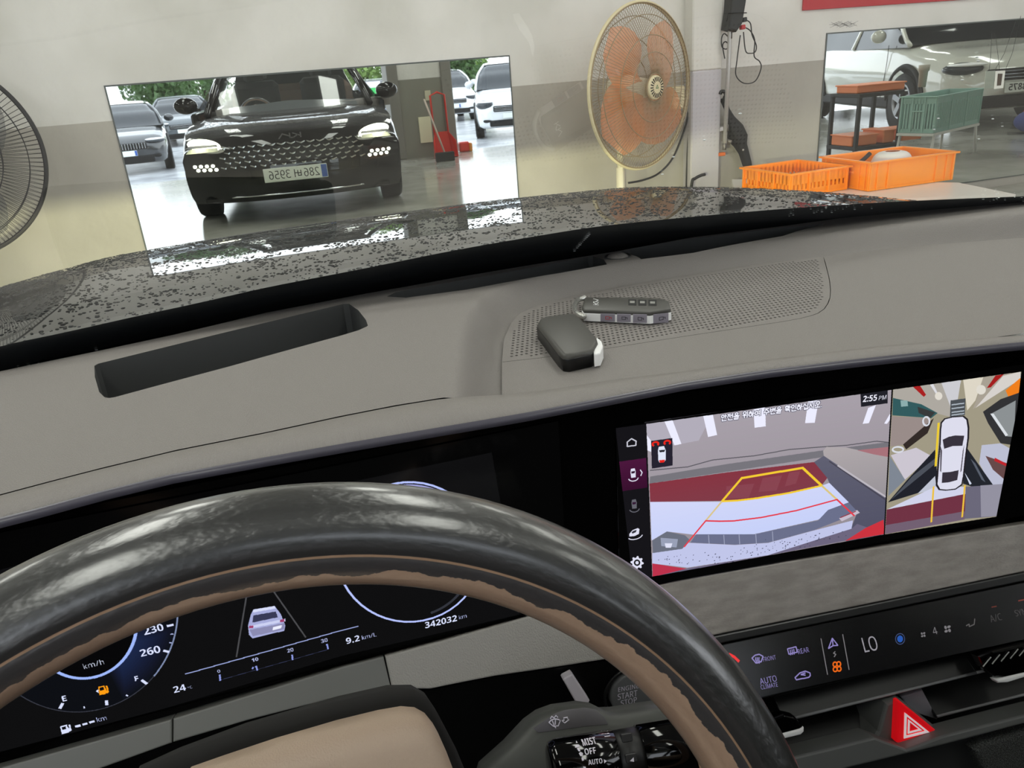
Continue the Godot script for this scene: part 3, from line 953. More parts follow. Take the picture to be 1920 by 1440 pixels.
# a parked car: local origin on the ground under the middle of its nose, the nose towards -z, the length along +z
func parked_car(label: String, group: String, at: Vector3, turn: float, tall: float, paint: Material, bars: bool, plate := "") -> Node3D:
	var t := thing("parked_car", label, "car", at, turn, group)
	var k := 1.0 + tall * 0.17
	var hw := 0.93
	var tab := [[0.0, 0.60 * k, 0.66], [0.06, 0.70 * k, 0.80], [0.22, 0.79 * k, 0.92], [0.6, 0.87 * k, 0.98], [1.15, 0.95 * k, 1.0], [1.6, 0.97 * k, 1.0], [3.2, 0.99 * k, 1.0], [4.0, 1.0 * k, 0.98], [4.45, 0.94 * k, 0.9], [4.6, 0.75 * k, 0.8]]
	var rows := []
	for i in 47:
		var z := 4.6 * i / 46.0
		if i == 1: z = 0.03
		var top := at_station(tab, z, 1)
		var w := hw * at_station(tab, z, 2)
		var bot := 0.2 * k + 0.05 * exp(-z * 6.0)
		var row := []
		var half := [[0.0, top], [0.45, top - 0.004], [0.75, top - 0.014], [0.9, top - 0.05], [0.965, top - 0.12], [1.0, (top + bot) * 0.52], [0.985, bot + 0.2], [0.95, bot + 0.06], [0.85, bot], [0.0, bot]]
		for h in half: row.append(Vector3(h[0] * w, h[1], z))
		half.reverse()
		for h in half: row.append(Vector3(-h[0] * w, h[1], z))
		rows.append(row)
	var st := S()
	grid(st, rows, true)
	var nose := []
	for p in rows[0]: nose.append(p)
	for i in range(1, nose.size() - 1): tri(st, nose[0], nose[i + 1], nose[i])
	put(st, "body", paint, t, true)
	# glasshouse
	var H := 1.44 + tall * 0.24
	var belt := 0.955 * k
	var gh := [[1.0, belt - 0.03, 0.86], [1.45, belt + (H - belt) * 0.55, 0.8], [1.85, H - 0.05, 0.68], [2.4, H, 0.66], [3.3, H - 0.03 * (1.0 - tall), 0.66], [3.75 + tall * 0.4, belt + (H - belt) * (0.6 + 0.2 * tall), 0.7], [4.15 + tall * 0.25, belt, 0.78]]
	rows = []
	var roof := []
	for i in 33:
		var z := lerpf(gh[0][0], gh[-1][0], i / 32.0)
		var y := at_station(gh, z, 1)
		var wr := hw * at_station(gh, z, 2)
		var wb := hw * 0.93
		var q := clampf((y - belt) / (H - belt), 0.0, 1.0)
		var wt := lerpf(wb, wr, q)
		var row := []
		for x in [[-wb, belt - 0.05], [-lerpf(wb, wt, 0.5), lerpf(belt, y, 0.5)], [-wt, y - 0.02 * q], [-wt * 0.8, y + 0.004], [0.0, y + 0.012], [wt * 0.8, y + 0.004], [wt, y - 0.02 * q], [lerpf(wb, wt, 0.5), lerpf(belt, y, 0.5)], [wb, belt - 0.05]]: row.append(Vector3(x[0], x[1], z))
		rows.append(row)
		if z > 1.8 and z < 3.6 + tall * 0.5:
			var rr := []
			for x in [[-wt - 0.012, y - 0.05], [-wt - 0.004, y - 0.004], [-wt * 0.8, y + 0.014], [0.0, y + 0.022], [wt * 0.8, y + 0.014], [wt + 0.004, y - 0.004], [wt + 0.012, y - 0.05]]: rr.append(Vector3(x[0], x[1], z))
			roof.append(rr)
	st = S()
	grid(st, rows)
	put(st, "windows", mt("car_glass", Color(0.1, 0.12, 0.14), 0.06), t, true)
	st = S()
	grid(st, roof)
	put(st, "roof", paint, t, true)
	for s in [-1.0, 1.0]:
		st = S()
		var path := []
		for i in range(0, 12): path.append((rows[i][2] if s < 0 else rows[i][6]) + Vector3(s * 0.004, 0.0, 0))
		tube(st, path, 0.03, 6)
		put(st, "pillar", paint, t, true)
		st = S()
		tube(st, [rows[15][0 if s < 0 else 8] + Vector3(s * 0.005, 0, 0), rows[15][2 if s < 0 else 6] + Vector3(s * 0.005, 0, 0)], 0.03, 6)
		put(st, "pillar", paint, t, true)
	for s in [-1.0, 1.0]:
		for z in [0.95, 3.65]:
			var r := 0.33 + tall * 0.03
			var x: float = s * (hw * 0.985 - 0.075)
			var wn := S()
			var xf := Transform3D(Basis(Vector3.BACK, -PI / 2 * s), Vector3(x, r, z))
			lathe(wn, [[r * 0.62, 0.1], [r * 0.95, 0.098], [r, 0.07], [r, -0.1], [0.0, -0.1]], xf, 32)
			var wheel := put(wn, "wheel", mt("tyre", Color(0.05, 0.05, 0.05), 0.8), t, true)
			wn = S()
			lathe(wn, [[r * 0.63, 0.1], [r * 0.58, 0.104], [r * 0.56, 0.06], [r * 0.12, 0.05], [0.0, 0.08]], xf, 32)
			put(wn, "rim", mt("alloy", Color(0.6, 0.6, 0.61), 0.3, 0.8), wheel, true)
			wn = S(false)
			for q in 5:
				var bb := Basis(Vector3.RIGHT, TAU * q / 5)
				box(wn, Vector3(x + s * 0.098, r, z) + bb * Vector3(0, r * 0.34, 0), Vector3(0.02, r * 0.5, 0.07), bb)
			put(wn, "spokes", mt("alloy", Color(0.6, 0.6, 0.61), 0.3, 0.8), wheel, true)
			wn = S()
			var arch := []
			for q in 25:
				var ang := PI * q / 24.0
				arch.append(Vector3(s * (hw * 0.985 + 0.004), r + sin(ang) * (r + 0.075), z + cos(ang) * (r + 0.075)))
			tube(wn, arch, 0.028, 6)
			put(wn, "wheel_arch", mt("arch_black", Color(0.06, 0.06, 0.06), 0.7), t, true)
			wn = S(false)
			slab(wn, ngon(Vector3(s * (hw * 0.985 + 0.003), r, z), Vector3(0, r + 0.07, 0), Vector3(0, 0, r + 0.07), 32), Vector3(s, 0, 0), 0.02)
			put(wn, "wheel_well", mt("well_black", Color(0.02, 0.02, 0.02), 0.9), t, true)
		st = S()
		blob(st, Vector3(s * 1.03, belt + 0.1, 1.5), Vector3(0.11, 0.08, 0.055), Basis(Vector3.UP, s * 0.2))
		put(st, "wing_mirror", paint, t, true)
		st = S()
		blob(st, Vector3(s * hw * 0.72, 0.66 * k, 0.16), Vector3(0.22, 0.055 + 0.05 * tall, 0.14), Basis(Vector3.UP, -s * 0.55))
		var hl := put(st, "headlight", mt("headlight_lens", Color(0.2, 0.22, 0.24), 0.06), t, true)
		st = S()
		blob(st, Vector3(s * hw * 0.7, 0.69 * k + 0.03 * tall, 0.115), Vector3(0.21, 0.024, 0.13), Basis(Vector3.UP, -s * 0.55))
		put(st, "day_lamp", mt("day_lamp", Color(0.95, 0.95, 0.95), 0.3), hl, true)
		st = S()
		blob(st, Vector3(s * hw * 0.66, 0.36 * k, 0.07), Vector3(0.12, 0.05, 0.08), Basis(Vector3.UP, -s * 0.4))
		put(st, "fog_lamp_recess", mt("well_black", Color(0.02, 0.02, 0.02), 0.9), t, true)
		st = S()
		var cut := []
		for q in [[1.45, belt - 0.01], [1.42, 0.7 * k], [1.5, 0.35 * k]]: cut.append(Vector3(s * (hw + (0.003 if q[1] < 0.9 else -0.02)), q[1], q[0]))
		tube(st, smooth_path(cut, 4), 0.004, 5)
		put(st, "door_gap", mt("well_black", Color(0.02, 0.02, 0.02), 0.9), t, true)
		st = S(false)
		box(st, Vector3(s * hw * 0.975, 0.29 * k, 2.3), Vector3(0.05, 0.13, 2.0), Basis.IDENTITY, 0.02)
		put(st, "sill_trim", mt("arch_black", Color(0.06, 0.06, 0.06), 0.7), t, true)
	st = S(false)
	box(st, Vector3(0, 0.58 * k, 0.005), Vector3(0.95, 0.13, 0.06), Basis.IDENTITY, 0.02)
	var gr := put(st, "grille", mt("well_black", Color(0.02, 0.02, 0.02), 0.9), t, true)
	if bars:
		for i in 17:
			st = S(false)
			box(st, Vector3(-0.44 + 0.055 * i, 0.58 * k, -0.03), Vector3(0.014, 0.11, 0.012), Basis.IDENTITY, 0.003)
			put(st, "bar", mt("car_chrome", Color(0.85, 0.85, 0.86), 0.12, 1.0), gr, true)
	else:
		for i in 3:
			st = S(false)
			box(st, Vector3(0, 0.55 * k + 0.035 * i, -0.03), Vector3(0.9, 0.008, 0.012), Basis.IDENTITY, 0.003)
			put(st, "bar", mt("car_chrome", Color(0.85, 0.85, 0.86), 0.12, 1.0), gr, true)
	st = S(false)
	box(st, Vector3(0, 0.31 * k, -0.002), Vector3(1.15, 0.14, 0.06), Basis.IDENTITY, 0.02)
	put(st, "lower_intake", mt("well_black", Color(0.02, 0.02, 0.02), 0.9), t, true)
	st = S(false)
	box(st, Vector3(0, 0.445 * k, -0.035), Vector3(0.52, 0.11, 0.012), Basis.IDENTITY, 0.003)
	var pl := put(st, "number_plate", mt("plate_white", Color(0.86, 0.88, 0.85), 0.4), t, true)
	st = S(false)
	box(st, Vector3(0.235, 0.445 * k, -0.0365), Vector3(0.045, 0.1, 0.012))
	put(st, "blue_strip", mt("plate_blue", Color(0.12, 0.3, 0.62), 0.4), pl, true)
	if plate:
		st = S(false)
		lettering(st, plate, Vector3(0.19, 0.415 * k, -0.042), Vector3(-0.22, 0.415 * k, -0.042), Vector3(0, 0, -1), bold)
		put(st, "number", mt("plate_black", Color(0.03, 0.03, 0.03), 0.5), pl, true)
	return t

func tree(label: String, c: Vector3, h: float, r: float, leaf: Material, sd: int) -> void:
	var t := thing("tree", label, "tree", c, 0.0, "trees behind the parked cars")
	var r2 := RandomNumberGenerator.new()
	r2.seed = sd
	var st := S()
	tube(st, [Vector3.ZERO, Vector3(0.05, h * 0.3, 0), Vector3(0, h * 0.6, 0.05)], 0.12, 8, false, [0.14, 0.1, 0.06])
	for i in 5:
		var a := TAU * i / 5
		tube(st, [Vector3(0.03, h * 0.35, 0), Vector3(cos(a) * r * 0.55, h * (0.55 + 0.06 * i), sin(a) * r * 0.55)], 0.04, 6)
	put(st, "trunk", mt("bark", Color(0.25, 0.2, 0.15), 0.9), t, true)
	st = S(false)
	for i in 2600:
		var d := Vector3(r2.randfn(), r2.randfn(), r2.randfn()).normalized() * pow(r2.randf(), 0.33)
		var lump := 1.0 + 0.22 * sin(d.x * 7.0 + sd) * cos(d.y * 6.0 + d.z * 5.0)
		var p := Vector3(0, h * 0.62, 0) + d * Vector3(r, h * 0.42, r) * lump
		var x := Vector3(r2.randfn(), r2.randfn(), r2.randfn()).normalized() * r2.randf_range(0.07, 0.16)
		var y := x.cross(Vector3(r2.randfn(), r2.randfn(), r2.randfn())).normalized() * r2.randf_range(0.04, 0.09)
		quad(st, p - x, p - y, p + x, p + y)
	var o := put(st, "foliage", leaf, t, true)
	o.set_meta("kind", "stuff")

func behind_the_car() -> void:
	var white := mt("white_car", Color(0.86, 0.87, 0.88), 0.18, 0.0, {"clearcoat_enabled": true, "clearcoat": 1.0, "clearcoat_roughness": 0.03})
	var dark := mt("slate_car", Color(0.09, 0.105, 0.12), 0.25, 0.0, {"clearcoat_enabled": true, "clearcoat": 1.0, "clearcoat_roughness": 0.03})
	var p := vy(262, 328, GY)
	parked_car("dark slate saloon with upright bars in its grille, parked outside", "", Vector3(p.x - 0.2, GY, p.z), deg_to_rad(-6), 0.0, dark, true)
	p = vy(330, 272, GY)
	parked_car("graphite saloon parked farther out behind the slate saloon", "", Vector3(p.x + 0.5, GY, p.z - 1.0), deg_to_rad(-6), 0.0, mt("graphite_car", Color(0.24, 0.27, 0.29), 0.2, 0.0, {"clearcoat_enabled": true}), false)
	p = vy(940, 262, GY)
	parked_car("large white sport utility car parked outside next to the garage pillar", "", Vector3(p.x + 0.35, GY, p.z), deg_to_rad(16), 1.0, white, false)
	p = vy(868, 228, GY)
	parked_car("white sport utility car parked behind the pillar, partly hidden", "", Vector3(p.x - 0.3, GY, p.z), deg_to_rad(4), 0.7, white, false)
	p = vy(736, 232, GY)
	parked_car("white saloon on the far side of the red dustpan's pillar", "", Vector3(p.x - 0.4, GY, p.z), deg_to_rad(8), 0.2, white, false)
	var leaf := mt("leaf", Color(0.26, 0.36, 0.2), 0.6, 0.0, {"backlight_enabled": true, "backlight": Color(0.2, 0.3, 0.1)})
	var leaf2 := mt("leaf_light", Color(0.42, 0.52, 0.26), 0.6, 0.0, {"backlight_enabled": true, "backlight": Color(0.25, 0.35, 0.12)})
	var k := 0
	for a in [[300, 33.0, 3.0, 1.25, leaf, "rounded green tree behind the slate saloon"], [378, 40.0, 3.8, 1.6, leaf, "loose dark tree above the black wing mirror's reflection"], [690, 36.0, 3.2, 1.6, leaf2, "pale green tree behind the green and white signboard"], [770, 46.0, 3.8, 1.9, leaf2, "pale green tree behind the garage pillar"], [858, 34.0, 2.9, 0.95, leaf, "dark green tree above the half-hidden white car"], [888, 42.0, 2.4, 0.9, leaf2, "small light tree between the two white cars"]]:
		var q := vz(a[0], 160, a[1])
		tree(a[5], Vector3(q.x, GY, q.z), a[2], a[3], a[4], 20 + k)
		k += 1
	# pillar at the open side of the garage
	var b := vy(760, 299, 0.0)
	var z0 := b.z
	var xl := vy(746, 301, 0.0).x
	var xr := mir(oz(860, 280, 2.0 * WZ - z0)).x
	var n := struct(Node3D.new()) as Node3D
	n.name = "wall_pier"
	add_child(n)
	var cw: Material = M["white_plaster"]
	var cg := mt("pier_grey", Color(0.52, 0.515, 0.47), 0.6)
	var st := S(false)
	var zc := z0 + 0.3
	box(st, Vector3((xl + xr) / 2, 0.525, zc), Vector3((xr - xl) * 0.72, 1.05, 0.5))
	put(st, "dado", cg, n)
	st = S(false)
	box(st, Vector3((xl + xr) / 2, 1.925, zc), Vector3((xr - xl) * 0.72, 1.75, 0.5))
	put(st, "plaster", cw, n)
	st = S(false)
	for x in [xl + 0.07, xr - 0.08]:
		st = S(false)
		box(st, Vector3(x, 1.4, zc - 0.06), Vector3(0.15, 2.8, 0.46), Basis.IDENTITY, 0.01)
		put(st, "post", mt("pier_post", Color(0.5, 0.49, 0.46), 0.6), n)
	var zf := 2.0 * WZ - (zc - 0.25)
	var q0 := oz(795, 170, zf)
	var q1 := oz(808, 188, zf)
	board("switch_box", "small pale switch box on the garage pillar", "switch", mir(q0), mir(q1), zc - 0.27, 0.02, mt("pale_box", Color(0.8, 0.78, 0.68), 0.5))
	q0 = oz(783, 220, zf)
	q1 = oz(811, 266, zf)
	board("notice_board", "pale yellow notice panel low on the garage pillar", "notice", mir(q0), mir(q1), zc - 0.275, 0.025, mt("pale_notice", Color(0.95, 0.93, 0.8), 0.5))
	# long-handled dustpan and broom leaning on the pier
	var red := mt("red_pan", Color(0.86, 0.2, 0.13), 0.4)
	var g := vy(838, 296, 0.0)
	var t := thing("dustpan", "red long-handled dustpan standing at the garage pillar", "dustpan", g)
	st = S(false)
	var w := 0.16
	for f in [[Vector3(-w, 0.01, 0), Vector3(w, 0.01, 0), Vector3(w * 0.8, 0.02, 0.25), Vector3(-w * 0.8, 0.02, 0.25)], [Vector3(-w * 0.8, 0.0, 0.25), Vector3(w * 0.8, 0.0, 0.25), Vector3(w * 0.6, 0.34, 0.22), Vector3(-w * 0.6, 0.34, 0.22)], [Vector3(-w, 0.0, 0.0), Vector3(-w * 0.8, 0.0, 0.25), Vector3(-w * 0.6, 0.34, 0.22), Vector3(-w, 0.22, 0.05)], [Vector3(w, 0.0, 0.0), Vector3(w * 0.8, 0.0, 0.25), Vector3(w * 0.6, 0.34, 0.22), Vector3(w, 0.22, 0.05)]]:
		var fn: Vector3 = (f[1] - f[0]).cross(f[2] - f[0]).normalized()
		slab(st, f, fn, 0.006)
	put(st, "pan", red, t, true)
	st = S()
	tube(st, [Vector3(-0.1, 0.3, 0.22), Vector3(-0.1, 0.82, 0.25), Vector3(0.0, 0.86, 0.25), Vector3(0.1, 0.82, 0.25), Vector3(0.1, 0.3, 0.22)], 0.014, 8)
	put(st, "handle", red, t, true)
	g = vy(838, 300, 0.0) + Vector3(-0.05, 0, -0.12)
	t = thing("broom", "small broom with dark bristles leaning on the red dustpan", "broom", g)
	st = S(false)
	box(st, Vector3(0, 0.06, 0), Vector3(0.26, 0.12, 0.05), Basis.IDENTITY, 0.01)
	put(st, "bristles", mt("bristle", Color(0.16, 0.16, 0.15), 0.9), t, true)
	st = S()
	tube(st, [Vector3(0.0, 0.11, 0), Vector3(-0.17, 0.8, 0.16)], 0.012, 8)
	put(st, "handle", mt("broom_stick", Color(0.8, 0.72, 0.66), 0.5), t, true)
	g = vy(870, 284, 0.0)
	t = thing("wheel_chock", "red and yellow wheel chock beside the red dustpan", "chock", g)
	st = S(false)
	box(st, Vector3(0, 0.07, 0), Vector3(0.16, 0.14, 0.14), Basis.IDENTITY, 0.02)
	put(st, "body", red, t, true)
	st = S(false)
	box(st, Vector3(0.09, 0.06, -0.01), Vector3(0.05, 0.12, 0.13), Basis.IDENTITY, 0.012)
	put(st, "end_cap", mt("chock_yellow", Color(0.85, 0.55, 0.15), 0.5), t, true)
	# signboard
	g = vz(697, 150, 24.0)
	t = thing("signboard", "green and white signboard on a post in the car park", "sign", Vector3(g.x, GY, g.z))
	st = S(false)
	box(st, Vector3(0, 0.7, 0), Vector3(0.42, 1.4, 0.06), Basis.IDENTITY, 0.01)
	put(st, "board", mt("sign_green", Color(0.2, 0.72, 0.35), 0.5), t, true)
	st = S(false)
	box(st, Vector3(0, 1.36, -0.035), Vector3(0.44, 0.16, 0.02), Basis.IDENTITY, 0.004)
	put(st, "white_panel", mt("sign_white", Color(0.9, 0.9, 0.9), 0.5), t, true)
	# far pale building
	g = vz(215, 200, 60.0)
	t = thing("pale_building", "long pale building far behind the slate saloon", "building", Vector3(g.x, GY, g.z))
	st = S(false)
	box(st, Vector3(-5, 2.0, 1), Vector3(18, 4.0, 2.0))
	put(st, "wall", mt("pale_building", Color(0.93, 0.93, 0.92), 0.6), t, true)
	st = S(false)
	box(st, Vector3(-5, 4.1, 0.9), Vector3(18.4, 0.2, 2.4))
	put(st, "roof_edge", mt("building_roof", Color(0.7, 0.71, 0.72), 0.6), t, true)

func beside_the_car() -> void:
	var white := mt("pearl_car", Color(0.83, 0.83, 0.79), 0.15, 0.0, {"clearcoat_enabled": true, "clearcoat": 1.0, "clearcoat_roughness": 0.03})
	parked_car("white sport utility car reflected behind the green crate", "", Vector3(8.45, 0, 2.0 * WZ + 7.4), deg_to_rad(14), 0.4, white, false, "34A 3875")
	parked_car("silvery white car standing beyond the white sport utility car", "", Vector3(11.9, 0, 2.0 * WZ + 10.6), deg_to_rad(8), 0.3, white, false)
	# black rack with bins
	var d := 6.45
	var z := 2.0 * WZ + d
	var blackm := mt("rack_black", Color(0.05, 0.05, 0.055), 0.5)
	var L := oz(1607, 200, -d)
	var R := oz(1693, 200, -d)
	var yt := oz(1650, 176, -d).y
	var ym := oz(1650, 274, -d).y
	var t := thing("rack", "black shelf rack with orange bins standing by the green crate", "rack", Vector3((L.x + R.x) / 2, 0, z))
	var st := S(false)
	for y in [yt, ym]:
		st = S(false)
		box(st, Vector3((L.x + R.x) / 2, y, z + 0.2), Vector3(R.x - L.x, 0.035, 0.42), Basis.IDENTITY, 0.004)
		put(st, "shelf", blackm, t)
	for x in [L.x + 0.02, R.x - 0.02]:
		for zz in [0.01, 0.39]:
			st = S(false)
			box(st, Vector3(x, yt / 2, z + zz), Vector3(0.035, yt, 0.035), Basis.IDENTITY, 0.003)
			put(st, "post", blackm, t)
	var bin := mt("orange_bin", Color(1.0, 0.58, 0.36), 0.45)
	var k := 0
	for a in [[1613, 148, 1704, 171, yt, "orange bin on the top shelf of the black rack"], [1602, 243, 1652, 268, ym, "left orange bin on the lower shelf of the black rack"], [1660, 246, 1683, 272, ym, "small orange bin with a pale lid on the lower rack shelf"], [1695, 246, 1735, 272, ym, "dull orange bin standing under the green crate"]]:
		var p0 := oz(a[0], a[3], -d)
		var p1 := oz(a[2], a[1], -d)
		var hh: float = absf(p1.y - p0.y)
		var tb := thing("orange_bin", a[5], "bin", Vector3((p0.x + p1.x) / 2, a[4] + 0.018, z + 0.2), 0.0, "")
		var sb := S(false)
		box(sb, Vector3(0, hh / 2, 0), Vector3(p1.x - p0.x, hh, 0.3), Basis.IDENTITY, 0.008)
		put(sb, "body", bin, tb, true)
		sb = S(false)
		box(sb, Vector3(0, hh, 0), Vector3(p1.x - p0.x + 0.02, 0.012, 0.32), Basis.IDENTITY, 0.003)
		put(sb, "rim", bin, tb, true)
		k += 1
	var c := oz(1725, 176, -d - 0.1)
	t = thing("cup_stack", "pale stack of cups standing on the black rack beside the bin", "cups", Vector3(c.x, yt + 0.018, 2.0 * WZ + d + 0.1))
	st = S()
	lathe(st, [[0.0, 0.0], [0.035, 0.0], [0.04, 0.14], [0.05, 0.145], [0.052, 0.2], [0.0, 0.2]], Transform3D.IDENTITY, 20)
	put(st, "cups", mt("cup_grey", Color(0.72, 0.71, 0.66), 0.5), t, true)
	var cb := vz(1922, 335, 7.0)
	t = thing("cloth_bundle", "red and blue cloth bundle lying on the garage floor beyond the crates", "bundle", Vector3(cb.x, 0, cb.z))
	st = S()
	blob(st, Vector3(0, 0.13, 0), Vector3(0.24, 0.13, 0.2))
	put(st, "blue_cloth", mt("blue_cloth", Color(0.25, 0.28, 0.5), 0.8), t, true)
	st = S()
	blob(st, Vector3(0.05, 0.2, 0.02), Vector3(0.17, 0.11, 0.16))
	put(st, "red_cloth", mt("red_cloth", Color(0.62, 0.2, 0.16), 0.8), t, true)
	# teal crate on a white stand
	var d2 := 6.25
	var teal := mt("teal_crate", Color(0.6, 0.75, 0.71), 0.4)
	var o := oz(1693, 245, -d2)
	var n := oz(1748, 250, -d2 + 0.35)
	var e := oz(1832, 243, -d2)
	var yb := n.y
	var hc := oz(1748, 182, -d2 + 0.35).y - yb
	var nn := mir(n)
	var aa := mir(e) - nn
	aa.y = 0
	var bb := mir(o) - nn
	bb.y = 0
	bb -= aa.normalized() * bb.dot(aa.normalized())
	t = thing("teal_crate", "teal plastic crate with lattice sides on the white stand", "crate", nn)
	crate(t, nn, aa, bb.normalized() * maxf(0.33, bb.length()), hc, teal, true)
	var cs := S(false)
	var mid := nn + aa / 2 + bb.normalized() * maxf(0.33, bb.length()) / 2
	var turned := Basis(aa.normalized(), Vector3.UP, aa.normalized().cross(Vector3.UP))
	box(cs, mid + Vector3(0, hc * 0.45, 0), Vector3(aa.length() * 0.9, hc * 0.8, maxf(0.33, bb.length()) * 0.9), turned, 0.02)
	put(cs, "contents", mt("teal_cloth", Color(0.52, 0.67, 0.63), 0.8), t)
	var ts := thing("white_stand", "small white four-legged stand carrying the teal crate", "stand", Vector3(mid.x, 0, mid.z))
	st = S(false)
	box(st, mid - Vector3(0, 0.015, 0), Vector3(aa.length() * 1.02, 0.024, maxf(0.33, bb.length()) * 1.02), turned, 0.004)
	put(st, "top", mt("stand_white", Color(0.85, 0.85, 0.83), 0.4), ts)
	for sx in [-0.46, 0.46]:
		for sz in [-0.46, 0.46]:
			var foot: Vector3 = mid + turned * Vector3(aa.length() * sx * 1.08, 0, maxf(0.33, bb.length()) * sz * 1.08)
			st = S()
			tube(st, [mid + turned * Vector3(aa.length() * sx, -0.02, maxf(0.33, bb.length()) * sz), Vector3(foot.x, 0.0, foot.z)], 0.013, 8)
			put(st, "leg", mt("stand_white", Color(0.85, 0.85, 0.83), 0.4), ts)

var car: Node3D
const SHELL := [[-0.50, 0.884, 0.90, 0.16, 0.05], [-0.80, 0.874, 0.91, 0.12, 0.05], [-1.10, 0.856, 0.92, 0.10, 0.055], [-1.35, 0.832, 0.92, 0.12, 0.065], [-1.55, 0.802, 0.90, 0.16, 0.08], [-1.68, 0.772, 0.87, 0.20, 0.09], [-1.73, 0.752, 0.86, 0.21, 0.09], [-1.765, 0.735, 0.87, 0.22, 0.085], [-1.815, 0.68, 0.90, 0.24, 0.05], [-1.85, 0.60, 0.92, 0.26, 0.02], [-1.873, 0.50, 0.93, 0.27, 0.0], [-1.88, 0.42, 0.935, 0.28, 0.0], [-1.875, 0.33, 0.93, 0.28, 0.0], [-1.85, 0.25, 0.92, 0.27, 0.0], [-1.80, 0.19, 0.90, 0.25, 0.0]]
func shell(u: float, v: float) -> Vector3:               # v 0..14 runs from the windscreen over the nose to the lip
	var i := clampi(int(v), 0, 13)
	var t := v - i
	var r := []
	for k in 5:
		var a: float = SHELL[maxi(i - 1, 0)][k]
		var b: float = SHELL[i][k]
		var c: float = SHELL[i + 1][k]
		var d: float = SHELL[mini(i + 2, 14)][k]
		r.append(0.5 * (2.0 * b + (c - a) * t + (2.0 * a - 5.0 * b + 4.0 * c - d) * t * t + (3.0 * b - a - 3.0 * c + d) * t * t * t))
	var w := absf(u)
	var crease := 0.006 * exp(-pow((w - 0.62) / 0.07, 2.0)) * clampf(1.0 - v / 6.0, 0.0, 1.0)
	return Vector3(r[2] * u, r[1] - r[4] * pow(w, 5.0) + crease, r[0] + r[3] * pow(w, 2.4))
func shell_v(y: float) -> float:                          # the fascia's v at height y on the centre line
	var lo := 6.0
	var hi := 14.0
	for i in 30:
		var m := (lo + hi) * 0.5
		if shell(0, m).y > y: lo = m
		else: hi = m
	return lo
func glass_y(x: float, z: float) -> float:
	return 0.885 + 0.404 * (z + 0.93 - 0.3 * (x - 0.33) * (x - 0.33))
func on_glass(px: float, py: float) -> Vector3:
	var d := ray(px, py)
	var lo := 0.05
	var hi := 3.5
	for i in 44:
		var m := (lo + hi) * 0.5
		var p := CAM + d * m
		if p.y < glass_y(p.x, p.z): lo = m
		else: hi = m
	return CAM + d * lo

